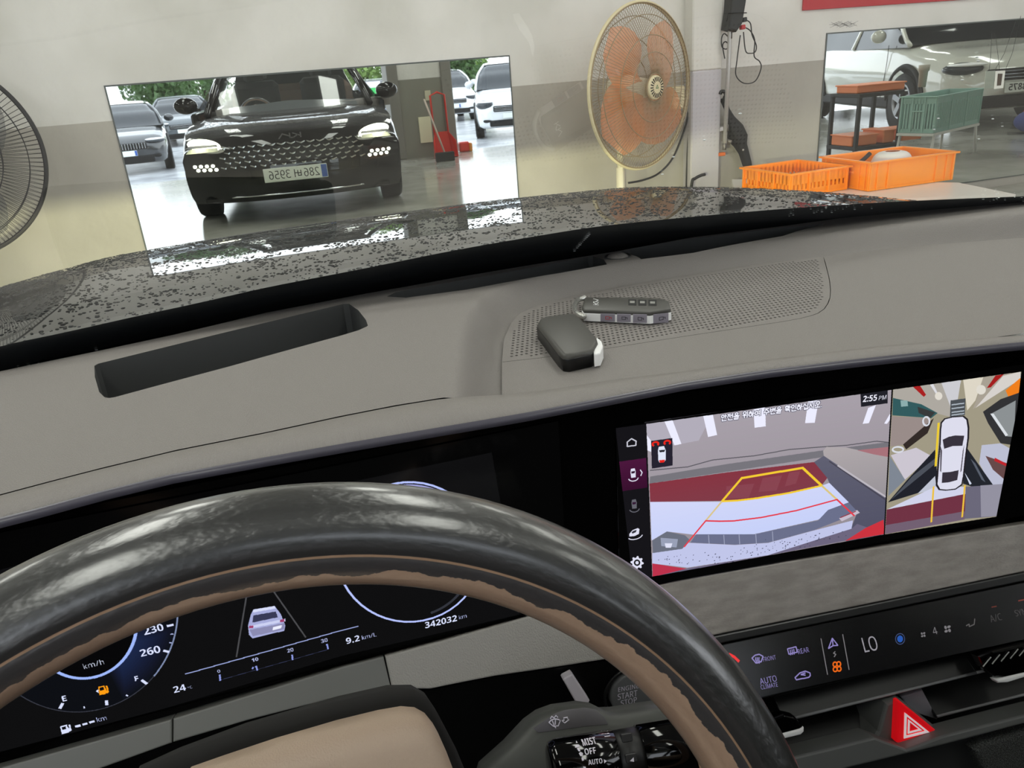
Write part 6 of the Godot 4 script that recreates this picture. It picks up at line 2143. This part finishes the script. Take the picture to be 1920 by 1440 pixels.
func plane_poly(px: Array, o: Vector3, n: Vector3) -> Array:
	var r := []
	for i in range(0, px.size(), 2): r.append(op(px[i], px[i + 1], o, n))
	return r
func facing(n: Vector3, at: Vector3) -> Vector3:
	return n if n.dot(CAM - at) > 0 else -n
func panel(parent: Node, called: String, px: Array, o: Vector3, n: Vector3, thick: float, bev: float, m: Material, smooth := false) -> MeshInstance3D:
	var st := S(smooth)
	slab(st, plane_poly(px, o, n), facing(n.normalized(), o), thick, bev)
	return put(st, called, m, parent)

func centre_stack() -> void:
	var ash := grained("grey_ash_trim", Color(0.7, 0.675, 0.65), 0.45, noise(0.012, 41, 512, 5, false, ramp(Color(0.86, 0.855, 0.85), Color.WHITE, 0.2, 0.8)), 1.0, noise(0.1, 42, 512, 3, true), 0.25)
	ash.uv1_scale = Vector3(5, 22, 22)
	var grey := mt("lower_grey", Color(0.5, 0.5, 0.485), 0.5)
	var black := mt("vent_black", Color(0.03, 0.031, 0.032), 0.55)
	var gloss := mt("piano_black", Color(0.012, 0.012, 0.013), 0.12)
	var A0 := Vector3(0.1768, 0.779, -0.4035)
	var t1 := BK * sin(deg_to_rad(28)) - Vector3.UP * cos(deg_to_rad(28))
	var n1 := E1.cross(t1).normalized()
	var L0 := Vector3(0, 0.779, -0.4065)
	var tl := Vector3(0, -cos(deg_to_rad(28)), sin(deg_to_rad(28)))
	var nl := Vector3.RIGHT.cross(tl).normalized()
	var t := thing("dash_trim", "grey ash-look trim band running below the black display", "trim", A0)
	panel(t, "trim_face", [1184, 1108, 1280, 1086, 1500, 1049, 1920, 982, 2500, 890, 2500, 957, 1920, 1072, 1640, 1130, 1345, 1190, 1190, 1226], A0, n1, 0.012, 0.0012, ash)
	panel(t, "trim_face", [722, 1230, 827, 1202, 990, 1156, 1190, 1107, 1200, 1222, 1133, 1237, 1030, 1253, 927, 1268, 860, 1281, 807, 1292, 735, 1291], L0, nl, 0.012, 0.0012, grained("grey_ash_plain", Color(0.68, 0.665, 0.64), 0.5, null, 9.0, noise(0.16, 31, 512, 3, true, null, 6.0), 0.3))
	panel(t, "lower_bezel", [-150, 1482, 0, 1440, 213, 1380, 322, 1348.5, 322, 1393, 200, 1437, -150, 1560], L0, nl, 0.012, 0.001, grey)
	panel(t, "lower_bezel", [324.5, 1347.5, 427, 1316, 640, 1251, 719, 1231, 733, 1290, 640, 1306, 467, 1350, 324.5, 1392], L0, nl, 0.012, 0.001, grey)
	var T0 := op(1345, 1190, A0, n1)
	panel(t, "accent_strip", [1330, 1195, 1640, 1131.5, 1920, 1073.5, 2500, 959, 2500, 975, 1920, 1090, 1640, 1148, 1330, 1211], T0 + Vector3(0, -0.0004, 0.001), n1, 0.008, 0.001, mt("accent_metal", Color(0.3, 0.3, 0.3), 0.35, 0.6))
	# climate panel
	var t2 := BK * sin(deg_to_rad(38)) - Vector3.UP * cos(deg_to_rad(38))
	var n2 := E1.cross(t2).normalized()
	var K0 := op(1345, 1209, A0, n1)
	var cl := thing("climate_display", "glossy black touch panel for the air conditioning", "control panel", K0)
	panel(cl, "glass", [1330, 1213, 1640, 1149, 1920, 1091, 2500, 976, 2500, 1064, 1920, 1197, 1680, 1253, 1432, 1311, 1360, 1327], K0, n2, 0.01, 0.001, gloss)
	var o := op(1335, 1214, K0, n2) + facing(n2, K0) * 0.0004
	var o2 := o - E1 * 0.01
	var c := Canvas.new(self, o2, E1, t2, 0.285, (op(1680, 1251, K0, n2) - o2).dot(t2), 2048, C(0.025, 0.025, 0.028))
	var z := func(a: Array) -> Array:
		var r := []
		for i in range(0, a.size(), 2):
			r.append(1280.0 + a[i] / 3.0)
			r.append(960.0 + a[i + 1] / 3.0)
		return r
	var lil := C(0.58, 0.53, 0.78)
	var dim := C(0.5, 0.49, 0.5)
	var put_text := func(s: String, a: Array, col: Color, f: Font, g := 1.0) -> void:
		var p: Array = z.call(a)
		c.text(s, p[0], p[1], p[2], p[3], col, f, g)
	put_text.call("FRONT", [455, 842, 527, 828], lil, font, 1.2)
	put_text.call("REAR", [652, 800, 713, 787], lil, font, 1.2)
	put_text.call("AUTO", [438, 972, 532, 952], lil, font, 1.1)
	put_text.call("CLIMATE", [442, 999, 537, 982], lil, font, 1.2)
	put_text.call("LO", [1025, 790, 1103, 776], C(0.62, 0.61, 0.64), font, 1.35)
	put_text.call("4", [1412, 690, 1436, 685], dim, font, 1.0)
	put_text.call("A/C", [1735, 622, 1800, 607], C(0.3, 0.29, 0.29), font, 1.1)
	put_text.call("SYNC", [1875, 588, 1960, 570], C(0.3, 0.29, 0.29), font, 1.1)
	c.line(z.call([390, 822, 408, 805, 430, 800, 452, 812, 442, 842, 412, 850, 390, 822]), 6, lil)
	for i in 3: c.line(z.call([412 + i * 9, 818, 410 + i * 9, 832, 416 + i * 9, 840, 412 + i * 9, 852]), 5, lil)
	c.line(z.call([590, 770, 638, 758, 644, 788, 597, 800, 590, 770]), 6, lil)
	for i in 3: c.line(z.call([605 + i * 10, 775 - i * 2, 608 + i * 10, 805 - i * 2]), 5, lil)
	c.line(z.call([632, 932, 660, 905, 690, 895, 716, 905, 718, 920, 710, 930, 640, 944, 632, 932]), 6, lil)
	c.line(z.call([690, 905, 665, 915, 690, 918]), 6, lil)
	c.line(z.call([778, 712, 815, 915]), 5, dim)
	c.line(z.call([900, 688, 936, 887]), 5, dim)
	c.line(z.call([842, 710, 820, 768, 846, 752, 873, 750, 842, 710, 846, 752]), 6, lil)
	c.line(z.call([858, 785, 848, 795, 862, 800, 852, 815]), 5, dim)
	for q in [[857, 857], [878, 855], [858, 885], [880, 882]]:
		var m: Array = z.call(q)
		c.line(c.arc(m[0], m[1], 3.6, 4.2, 0, 360, 0), 7, C(0.95, 0.42, 0.08))
	var b: Array = z.call([1223, 714])
	c.fill(c.map(c.arc(b[0], b[1], 5.5, 6.5, 0, 360, 0)), C(0.16, 0.36, 0.72))
	c.line(c.arc(b[0], b[1], 8.5, 10, 0, 360, 0), 4, C(0.26, 0.32, 0.48))
	for q in [[1353, 690, 0.7], [1490, 658, 1.0]]:
		var m: Array = z.call([q[0], q[1]])
		for i in 4: c.fill(c.map(c.arc(m[0] + 4.5 * q[2] * cos(i * PI / 2 + 0.6), m[1] + 5 * q[2] * sin(i * PI / 2 + 0.6), 3.4 * q[2], 2.4 * q[2], 0, 360, rad_to_deg(i * PI / 2 + 1.2))), dim)
	c.line(z.call([1643, 600, 1640, 632, 1612, 645, 1612, 630, 1595, 640]), 5, C(0.4, 0.39, 0.39))
	c.line(z.call([262, 800, 290, 815, 316, 840]), 14, C(0.95, 0.12, 0.12))
	c.line(z.call([1738, 536, 1766, 530]), 5, C(0.45, 0.2, 0.16))
	c.line(z.call([1888, 500, 1925, 492]), 6, C(0.5, 0.2, 0.16))
	canvas_quad(c, "icon_screen", lit(c, "climate_icons", 0.2, 0.9), cl)
	# air vents
	var V0 := op(1432, 1313, K0, n2)
	var v := thing("air_vent", "wide black centre air vent with thin slats below the climate panel", "air vent", V0)
	var back := V0 - BK * 0.05
	panel(v, "cavity", [1300, 1300, 2100, 1110, 2100, 1500, 1300, 1600], back, BK, 0.01, 0.0, mt("vent_cavity", Color(0.1, 0.1, 0.102), 0.8))
	for s in [[1470, 1352, 1830, 1262, 0.024], [1830, 1262, 2080, 1199, 0.03], [1440, 1424, 1638, 1373, 0.032], [1757, 1344, 2060, 1268, 0.032]]:
		var p := op(s[0], s[1], V0, BK)
		var q := op(s[2], s[3], V0, BK)
		var st := S(false)
		var dn := Vector3(0, 0.012, 0)
		slab(st, [p, q, q - BK * s[4] + dn, p - BK * s[4] + dn], (Vector3.UP + BK * 0.35).normalized(), 0.0028, 0.0006)
		var ed := S()
		tube(ed, [p + Vector3(0, 0.0004, 0), q + Vector3(0, 0.0004, 0)], 0.0011, 6)
		put(ed, "slat_edge", mt("slat_edge", Color(0.55, 0.55, 0.56), 0.4), v)
		put(st, "slat", mt("slat_black", Color(0.09, 0.09, 0.092), 0.45), v)
	panel(v, "silver_inlay", [1600, 1285, 1640, 1275, 1690, 1267, 1716, 1259, 1719, 1270, 1690, 1280, 1650, 1289, 1606, 1292], V0 - BK * 0.012, BK, 0.006, 0.001, mt("inlay_silver", Color(0.6, 0.59, 0.62), 0.4, 0.2))
	panel(v, "lower_frame", [1430, 1434, 1560, 1403, 1640, 1383, 1700, 1405, 1768, 1380, 1925, 1340, 2080, 1302, 2080, 1318, 1925, 1356, 1770, 1397, 1500, 1462, 1430, 1480], V0 + BK * 0.004, (BK + Vector3.UP * 0.5).normalized(), 0.02, 0.0015, mt("frame_grey", Color(0.4, 0.405, 0.4), 0.5))
	panel(v, "divider", [1640, 1318, 1662, 1311, 1652, 1352, 1646, 1374, 1636, 1374, 1628, 1350], V0 - BK * 0.006, BK, 0.03, 0.001, mt("divider_grey", Color(0.4, 0.4, 0.41), 0.5))
	panel(v, "divider", [1690, 1308, 1730, 1294, 1757, 1345, 1758, 1350, 1720, 1338, 1700, 1322], V0 - BK * 0.006, BK, 0.03, 0.001, mt("divider_light", Color(0.58, 0.57, 0.6), 0.5))
	panel(v, "switch_housing", [1662, 1320, 1684, 1309, 1704, 1322, 1768, 1374, 1766, 1384, 1682, 1404, 1640, 1416, 1622, 1412, 1648, 1372], V0 - BK * 0.002, (BK + Vector3.UP * 0.25).normalized(), 0.03, 0.002, mt("frame_grey", Color(0.4, 0.405, 0.4), 0.5))
	for k in [[1836, 1232, 1862, 1222, 1930, 1206, 1930, 1262, 1885, 1272, 1866, 1270, 1846, 1254], [1440, 1352, 1470, 1340, 1492, 1345, 1506, 1362, 1504, 1370, 1440, 1386]]:
		var kn := panel(v, "vane_tab", k, V0 + BK * 0.006, (BK + Vector3.UP * 0.4).normalized(), 0.008, 0.0015, gloss)
		var lipx: Array = [1868, 1276, 1888, 1270, 1932, 1260, 1932, 1267, 1890, 1280, 1872, 1281] if k[0] > 1600 else [1440, 1384, 1500, 1368, 1508, 1364, 1508, 1372, 1502, 1378, 1440, 1393]
		panel(kn, "chrome_edge", lipx, V0 + BK * 0.0075, (BK + Vector3.UP * 0.4).normalized(), 0.006, 0.001, mt("key_chrome"))
	var st2 := S(false)
	for i in 5:
		var p0 := op(1843 + i * 17, 1250 - i * 5, V0 + BK * 0.0068, (BK + Vector3.UP * 0.4).normalized())
		var p1 := op(1858 + i * 17, 1232 - i * 5, V0 + BK * 0.0068, (BK + Vector3.UP * 0.4).normalized())
		tube(st2, [p0, p1], 0.0005, 5)
	put(st2, "tab_ribs", mt("rib_silver", Color(0.55, 0.55, 0.55), 0.35, 0.6), v)
	# hazard switch
	var hn := (BK + Vector3.UP * 0.25).normalized()
	var H0 := V0 + BK * 0.001
	var hz := thing("hazard_light_switch", "red triangular hazard switch with a white triangle symbol", "switch", op(1700, 1390, H0, hn))
	panel(hz, "red_lamp_face", [1685, 1317, 1690, 1316, 1756, 1370, 1757, 1376, 1686, 1395, 1681, 1392], H0 + hn * 0.003, hn, 0.006, 0.0015, mt("hazard_red", Color(0.85, 0.06, 0.1), 0.3, 0.0, {"emission_enabled": true, "emission": Color(0.85, 0.05, 0.09), "emission_energy_multiplier": 0.45}))
	var st3 := S(false)
	var tri_px := func(a: Array) -> Array:
		var r := []
		for i in range(0, a.size(), 2): r.append(op(a[i], a[i + 1], H0 + hn * 0.0036, hn))
		return r
	var w: Array = tri_px.call([1696.5, 1336, 1695, 1385, 1743, 1373])
	for ring in [[1.0, 0.74], [0.56, 0.36]]:
		var cc := centre_of(w)
		for i in 3:
			var a: Vector3 = cc + (w[i] - cc) * ring[0]
			var bb: Vector3 = cc + (w[(i + 1) % 3] - cc) * ring[0]
			var ai: Vector3 = cc + (w[i] - cc) * ring[1]
			var bi: Vector3 = cc + (w[(i + 1) % 3] - cc) * ring[1]
			slab(st3, [a, bb, bi, ai], hn, 0.0004)
	put(st3, "white_lamp_symbol", mt("symbol_white", Color(0.92, 0.88, 0.89), 0.4, 0.0, {"emission_enabled": true, "emission": Color(0.9, 0.82, 0.84), "emission_energy_multiplier": 0.45}), hz)
	# lower console
	var cn := thing("centre_console", "dark lower console with a ribbed dark panel under the vents", "console", V0 - Vector3(0, 0.14, 0))
	panel(cn, "lower_panel", [1380, 1470, 1500, 1456, 1770, 1394, 1925, 1352, 2080, 1314, 2080, 1600, 1380, 1700], V0 + BK * 0.002, (BK + Vector3.UP * 0.15).normalized(), 0.02, 0.001, mt("console_dark", Color(0.2, 0.205, 0.205), 0.6))
	panel(cn, "ribbed_panel", [1826, 1408, 1840, 1396, 1930, 1368, 2060, 1340, 2060, 1520, 1880, 1520], V0 + BK * 0.007, (BK + Vector3.UP * 0.2).normalized(), 0.012, 0.003, grained("ribbed_dark", Color(0.42, 0.43, 0.42), 0.7, noise(0.05, 51, 512, 4, false, ramp(Color(0.45, 0.45, 0.45), Color.WHITE, 0.35, 0.65)), 30.0, noise(0.06, 52, 512, 3, true, null, 12.0), 1.0))
	# black driver-side panel with the start button
	var D0 := op(1133, 1240, L0, nl)
	var dn := Vector3(-0.05, 0.12, 1.0).normalized()
	var lp := thing("knee_panel", "black panel behind the steering wheel holding the start button", "panel", D0 - Vector3(0, 0.15, 0))
	panel(lp, "face", [560, 1330, 735, 1293, 807, 1295, 927, 1270, 1133, 1239, 1345, 1192, 1480, 1165, 1480, 1600, 560, 1700], D0 - Vector3(0, 0, 0.004), dn, 0.01, 0.0, mt("knee_black", Color(0.014, 0.014, 0.015), 0.35))
	var palem := panel(lp, "pale_patch", [1056, 1276, 1058, 1273, 1073, 1265, 1076, 1268, 1106, 1314, 1104, 1318, 1080, 1318], D0 + dn * 0.004, dn, 0.006, 0.0008, mt("pale_patch_tone", Color(0.9, 0.87, 0.9), 0.35))  # small pale polygon set just proud of the black panel
	palem.set_meta("label", "pale flat patch")
	var sb := thing("start_button", "round grey engine start stop button on the black panel", "button", op(1185, 1300, D0, dn))
	var bc := op(1186, 1300, D0 + dn * 0.003, dn)
	var bx := op(1234, 1290, D0 + dn * 0.003, dn) - bc
	bx = bx.normalized() * 0.0165
	var by := dn.cross(bx).normalized() * 0.0165
	st2 = S()
	tube(st2, ngon(bc, bx * 1.24, by * 1.24, 40), 0.0012, 8, true)
	put(st2, "ring", mt("button_ring", Color(0.16, 0.16, 0.16), 0.3, 0.5), sb)
	st2 = S()
	slab(st2, ngon(bc + dn * 0.001, bx, by, 40), dn, 0.006, 0.0012)
	put(st2, "cap", mt("button_grey", Color(0.42, 0.425, 0.43), 0.35), sb)
	st2 = S(false)
	var bo := bc + dn * 0.0012
	for k in [["ENGINE", 1159, 1297, 1197, 1289.5, 1.1], ["START", 1158, 1312, 1195, 1304, 1.2], ["STOP", 1164, 1323.5, 1194, 1316, 1.15]]:
		lettering(st2, k[0], op(k[1], k[2], bo, dn), op(k[3], k[4], bo, dn), dn, font, k[5])
	put(st2, "lettering", mt("button_print", Color(0.92, 0.9, 0.95), 0.5), sb)

func steering() -> void:
	var ctr := Vector3(-0.0333, 0.8423, -0.1468)
	var tilt := 0.405
	var yw := -0.0635
	var rt := Vector3(cos(yw), 0, sin(yw))
	var back := Vector3(-sin(yw), 0, cos(yw))
	var up := Vector3.UP * cos(tilt) - back * sin(tilt)
	var nr := rt.cross(up).normalized()
	var R := 0.166
	var r := 0.0156
	var t := thing("steering_wheel", "worn black leather steering wheel with a tan inner half", "steering wheel", ctr)
	# leather: black outside, worn through to tan inside
	var img := Image.create(512, 2048, false, Image.FORMAT_RGB8)
	var nz := FastNoiseLite.new()
	nz.seed = 77
	nz.frequency = 0.012
	nz.fractal_octaves = 5
	var n2 := FastNoiseLite.new()
	n2.seed = 78
	n2.frequency = 0.05
	for y in 2048:
		var th := TAU * y / 2048.0
		var rag := 131.0 - 8.0 * pow(sin(th), 2.0) + nz.get_noise_1d(y) * 16.0 + n2.get_noise_1d(y * 1.7) * 3.0
		for x in 512:
			var ph := 360.0 * x / 512.0
			var g := n2.get_noise_2d(x * 1.5, y * 1.5)
			var col := Color(0.17, 0.17, 0.167).lerp(Color(0.2, 0.198, 0.195), 0.5 + 0.5 * g)
			if ph > 92.0 and ph < 107.0: col = Color(0.22, 0.212, 0.212)
			if ph >= 107.0 and ph < 110.0: col = Color(0.66, 0.53, 0.43)
			elif ph >= 110.0 and ph < rag: col = Color(0.26, 0.25, 0.255).lerp(Color(0.31, 0.295, 0.295), 0.5 + 0.5 * g)
			elif ph >= rag and ph < 285.0: col = Color(0.76, 0.63, 0.53).lerp(Color(0.8, 0.67, 0.57), 0.5 + 0.5 * g)
			img.set_pixel(x, y, col)
	var bump := FastNoiseLite.new()
	bump.seed = 79
	bump.frequency = 0.09
	var bi := bump.get_seamless_image(512, 2048)
	bi.convert(Image.FORMAT_RGBA8)
	bi.bump_map_to_normal_map(1.6)
	var leather := mt("worn_leather", Color.WHITE, 0.33, 0.0, {"metallic_specular": 0.85, "clearcoat_enabled": true, "clearcoat": 1.0, "clearcoat_roughness": 0.18, "albedo_texture": ImageTexture.create_from_image(img), "normal_enabled": true, "normal_texture": ImageTexture.create_from_image(bi), "normal_scale": 0.3})
	var rows := []
	var tub := func(th: float, ph: float, extra := 0.0) -> Vector3:
		var rad := rt * sin(th) + up * cos(th)
		var d := rad_to_deg(ph)
		var rr := r * (1.0 - 0.045 * exp(-pow((d - 107.5) / 3.2, 2.0))) + extra
		return ctr + rad * R + (rad * cos(ph) + nr * sin(ph)) * rr
	for i in 181:
		var row := []
		for j in 96: row.append(tub.call(TAU * i / 180.0, TAU * j / 96.0))
		rows.append(row)
	var st := S()
	grid(st, rows, true, true)
	put(st, "rim", leather, t)
	# seam across the inner leather at the spoke
	st = S()
	var seam := []
	for k in 12: seam.append(tub.call(deg_to_rad(lerpf(77, 72, k / 11.0)), deg_to_rad(lerpf(110, 215, k / 11.0)), 0.0004))
	tube(st, seam, 0.0007, 6)
	put(st, "seam", mt("seam_tan", Color(0.66, 0.53, 0.42), 0.6), t)
	# airbag cover
	var tan_m := grained("tan_cover", Color(0.82, 0.725, 0.635), 0.45, null, 14.0, noise(0.16, 61, 512, 3, true, null, 6.0), 0.25)
	var H0 := ctr + nr * 0.006
	var top := plane_poly([350, 1476, 420, 1451, 520, 1417, 640, 1381, 720, 1361, 765, 1353, 792, 1355, 812, 1366, 828, 1386, 845, 1424, 862, 1469, 885, 1544, 900, 1640, 300, 1640, 310, 1524], H0, nr)
	st = S()
	slab(st, top, nr, 0.014, 0.006)
	put(st, "airbag_cover", tan_m, t)
	var under := plane_poly([250, 1467, 330, 1430, 460, 1381, 640, 1328, 735, 1306, 782, 1305, 808, 1320, 828, 1350, 862, 1415, 895, 1495, 920, 1640, 240, 1640], ctr - nr * 0.012, nr)
	st = S()
	slab(st, under, nr, 0.012, 0.006)
	put(st, "hub_back", mt("hub_black", Color(0.035, 0.03, 0.028), 0.85), t)
	for sd in [-1.0, 1.0]:
		st = S()
		var a: Vector3 = ctr + rt * sd * 0.06 - up * 0.01
		var b: Vector3 = tub.call(sd * deg_to_rad(96), PI)
		tube(st, [a, a.lerp(b, 0.5), b], 0.014, 12)
		put(st, "spoke", tan_m, t)
	# column shroud and stalk
	var cn := Vector3(-0.08, 0.62, 0.78).normalized()
	var S0 := Vector3(0.07, 0.80, -0.275)
	var q := op(1100, 1330, S0, Vector3(0, 0, 1))
	var sh := thing("column_shroud", "dark grey steering column shroud printed with a wiper symbol", "shroud", q - Vector3(0, 0.06, 0))
	var grey := mt("shroud_grey", Color(0.27, 0.275, 0.26), 0.5)
	st = S()
	slab(st, plane_poly([820, 1750, 905, 1449, 955, 1404, 995, 1361, 1020, 1343, 1050, 1332, 1100, 1325, 1128, 1329, 1146, 1338, 1170, 1337, 1213, 1330, 1262, 1323, 1330, 1750], q, cn), cn, 0.03, 0.006)
	put(st, "cover", grey, sh)
	var face := plane_poly([1040, 1338, 1060, 1331, 1098, 1327, 1118, 1331, 1134, 1345, 1140, 1358, 1100, 1362, 1010, 1374, 1000, 1366], q + cn * 0.0004, cn)
	st = S()
	slab(st, face, cn, 0.0006, 0.0002)
	put(st, "pad", mt("shroud_pad", Color(0.36, 0.35, 0.365), 0.55), sh)
	st = S(false)
	var ic := func(a: Array) -> Array:
		var s := []
		for i in range(0, a.size(), 2): s.append(op(1000 + a[i] / 6.4, 1240 + a[i + 1] / 6.4, q + cn * 0.0008, cn))
		return s
	for l in [[187, 735, 215, 705, 255, 692, 300, 698, 322, 712, 300, 775, 240, 780, 187, 735], [225, 705, 250, 775], [265, 695, 262, 760], [250, 775, 270, 800], [205, 690, 220, 660, 245, 680], [250, 680, 270, 650, 293, 675], [345, 715, 375, 740, 430, 700, 410, 690, 410, 672, 365, 680, 370, 705, 345, 715]]: tube(st, ic.call(l), 0.00032, 5)
	put(st, "wiper_symbol", mt("print_pale", Color(0.82, 0.8, 0.86), 0.5), sh)
	# wiper stalk
	var W0 := q + cn * 0.022
	var a0 := op(1030, 1440, W0, cn)
	var a1 := op(1290, 1394, W0, cn)
	var ax := (a1 - a0).normalized()
	var stalk := thing("wiper_stalk", "glossy black wiper stalk marked with mist, off and auto positions", "stalk", a0)
	var rs := 0.0118
	var gl := mt("stalk_gloss", Color(0.012, 0.012, 0.013), 0.08)
	st = S()
	tube(st, [a0 - ax * 0.0, a0 + ax * 0.001, a0 + ax * 0.004, a0 + ax * 0.031], rs, 32, false, [rs * 0.75, rs * 0.93, rs, rs])
	put(st, "switch_barrel", gl, stalk)
	st = S()
	tube(st, [a0 + ax * 0.0312, a0 + ax * 0.043], rs * 0.94, 32)
	put(st, "collar", mt("collar_black", Color(0.035, 0.034, 0.035), 0.45), stalk)
	st = S()
	tube(st, [a0 + ax * 0.0432, a0 + ax * 0.07, a0 + ax * 0.085], rs, 32, false, [rs, rs, rs * 0.7])
	put(st, "knob", gl, stalk)
	var gy := ax.cross(cn).normalized()
	var on := func(p: Vector3) -> Vector3:
		var d := (p - a0) - ax * (p - a0).dot(ax)
		var side := d.dot(gy)
		return a0 + ax * (p - a0).dot(ax) + gy * side + cn * (sqrt(maxf(rs * rs - side * side, 1e-8)) + 0.00015)
	var C0 := a0 + cn * rs
	var zz := func(x: float, y: float) -> Vector3: return op(1000 + x / 6.4, 1240 + y / 6.4, C0, cn)
	st = S(false)
	for k in [["MIST", 615, 1030, 782, 1000, 1.15], ["OFF", 628, 1128, 762, 1106, 1.1], ["AUTO", 662, 1245, 832, 1222, 1.15]]:
		var g := glyphs(k[0], bold)
		var pa: Vector3 = zz.call(k[1], k[2])
		var pb: Vector3 = zz.call(k[3], k[4])
		var x: Vector3 = (pb - pa) / (g[1] - g[0])
		var y: Vector3 = cn.cross(x.normalized()).normalized() * x.length() * k[5]
		for i in range(0, g[4].size(), 3):
			var pt := []
			for e in 3: pt.append(on.call(pa + x * (g[4][i + e].x - g[0]) + y * (g[4][i + e].y - g[2])))
			if (pt[1] - pt[0]).cross(pt[2] - pt[0]).dot(cn) > 0: tri(st, pt[0], pt[2], pt[1])
			else: tri(st, pt[0], pt[1], pt[2])
	for f in [[[515, 1050], [545, 975], [578, 1035], [548, 1045]], [[535, 1055], [560, 1050], [575, 1085], [555, 1090]], [[552, 1110], [575, 1092], [602, 1105], [598, 1135], [570, 1142]], [[580, 1160], [604, 1155], [635, 1300], [605, 1300]], [[845, 1175], [882, 1195], [850, 1225]], [[888, 920], [955, 910], [985, 1130], [1025, 1290], [990, 1295], [950, 1150]], [[858, 905], [885, 870], [890, 900]], [[893, 900], [920, 866], [925, 896]], [[925, 897], [952, 864], [955, 893]]]:
		var pt := []
		for e in f: pt.append(on.call(zz.call(e[0], e[1])))
		for i in range(1, pt.size() - 1):
			if (pt[i] - pt[0]).cross(pt[i + 1] - pt[0]).dot(cn) > 0: tri(st, pt[0], pt[i + 1], pt[i])
			else: tri(st, pt[0], pt[i], pt[i + 1])
	put(st, "lettering", mt("print_white", Color(0.85, 0.83, 0.88), 0.5), stalk)
	st = S(false)
	for e in [[1040, 850, 1250, 1010], [1060, 1110, 1290, 1210]]:
		var p: Vector3 = zz.call((e[0] + e[2]) / 2.0, (e[1] + e[3]) / 2.0)
		box(st, on.call(p) - cn * 0.001, Vector3(0.0052, 0.0038, 0.003), Basis(ax, cn.cross(ax).normalized(), cn), 0.0004)
	put(st, "thumb_wheel", mt("thumb_grey", Color(0.13, 0.13, 0.135), 0.5), stalk)
	st = S(false)
	var arrow := []
	for e in [[1148, 1190], [1195, 1145], [1200, 1200]]: arrow.append(on.call(zz.call(e[0], e[1])) + cn * 0.0012)
	face_to(st, arrow, cn)
	put(st, "arrow", mt("print_white", Color(0.85, 0.83, 0.88), 0.5), stalk)

func _ready() -> void:
	rng.seed = 1
	font = SystemFont.new()
	font.font_names = PackedStringArray(["Droid Sans"])
	bold = SystemFont.new()
	bold.font_names = PackedStringArray(["Droid Sans"])
	bold.font_weight = 700
	sky_and_camera()
	ceiling_panels()
	garage()
	wall_mirrors()
	own_car()
	dashboard()
	displays()
	centre_stack()
	steering()
	keys()
	wall_things()
	crates_on_table()
	behind_the_car()
	beside_the_car()
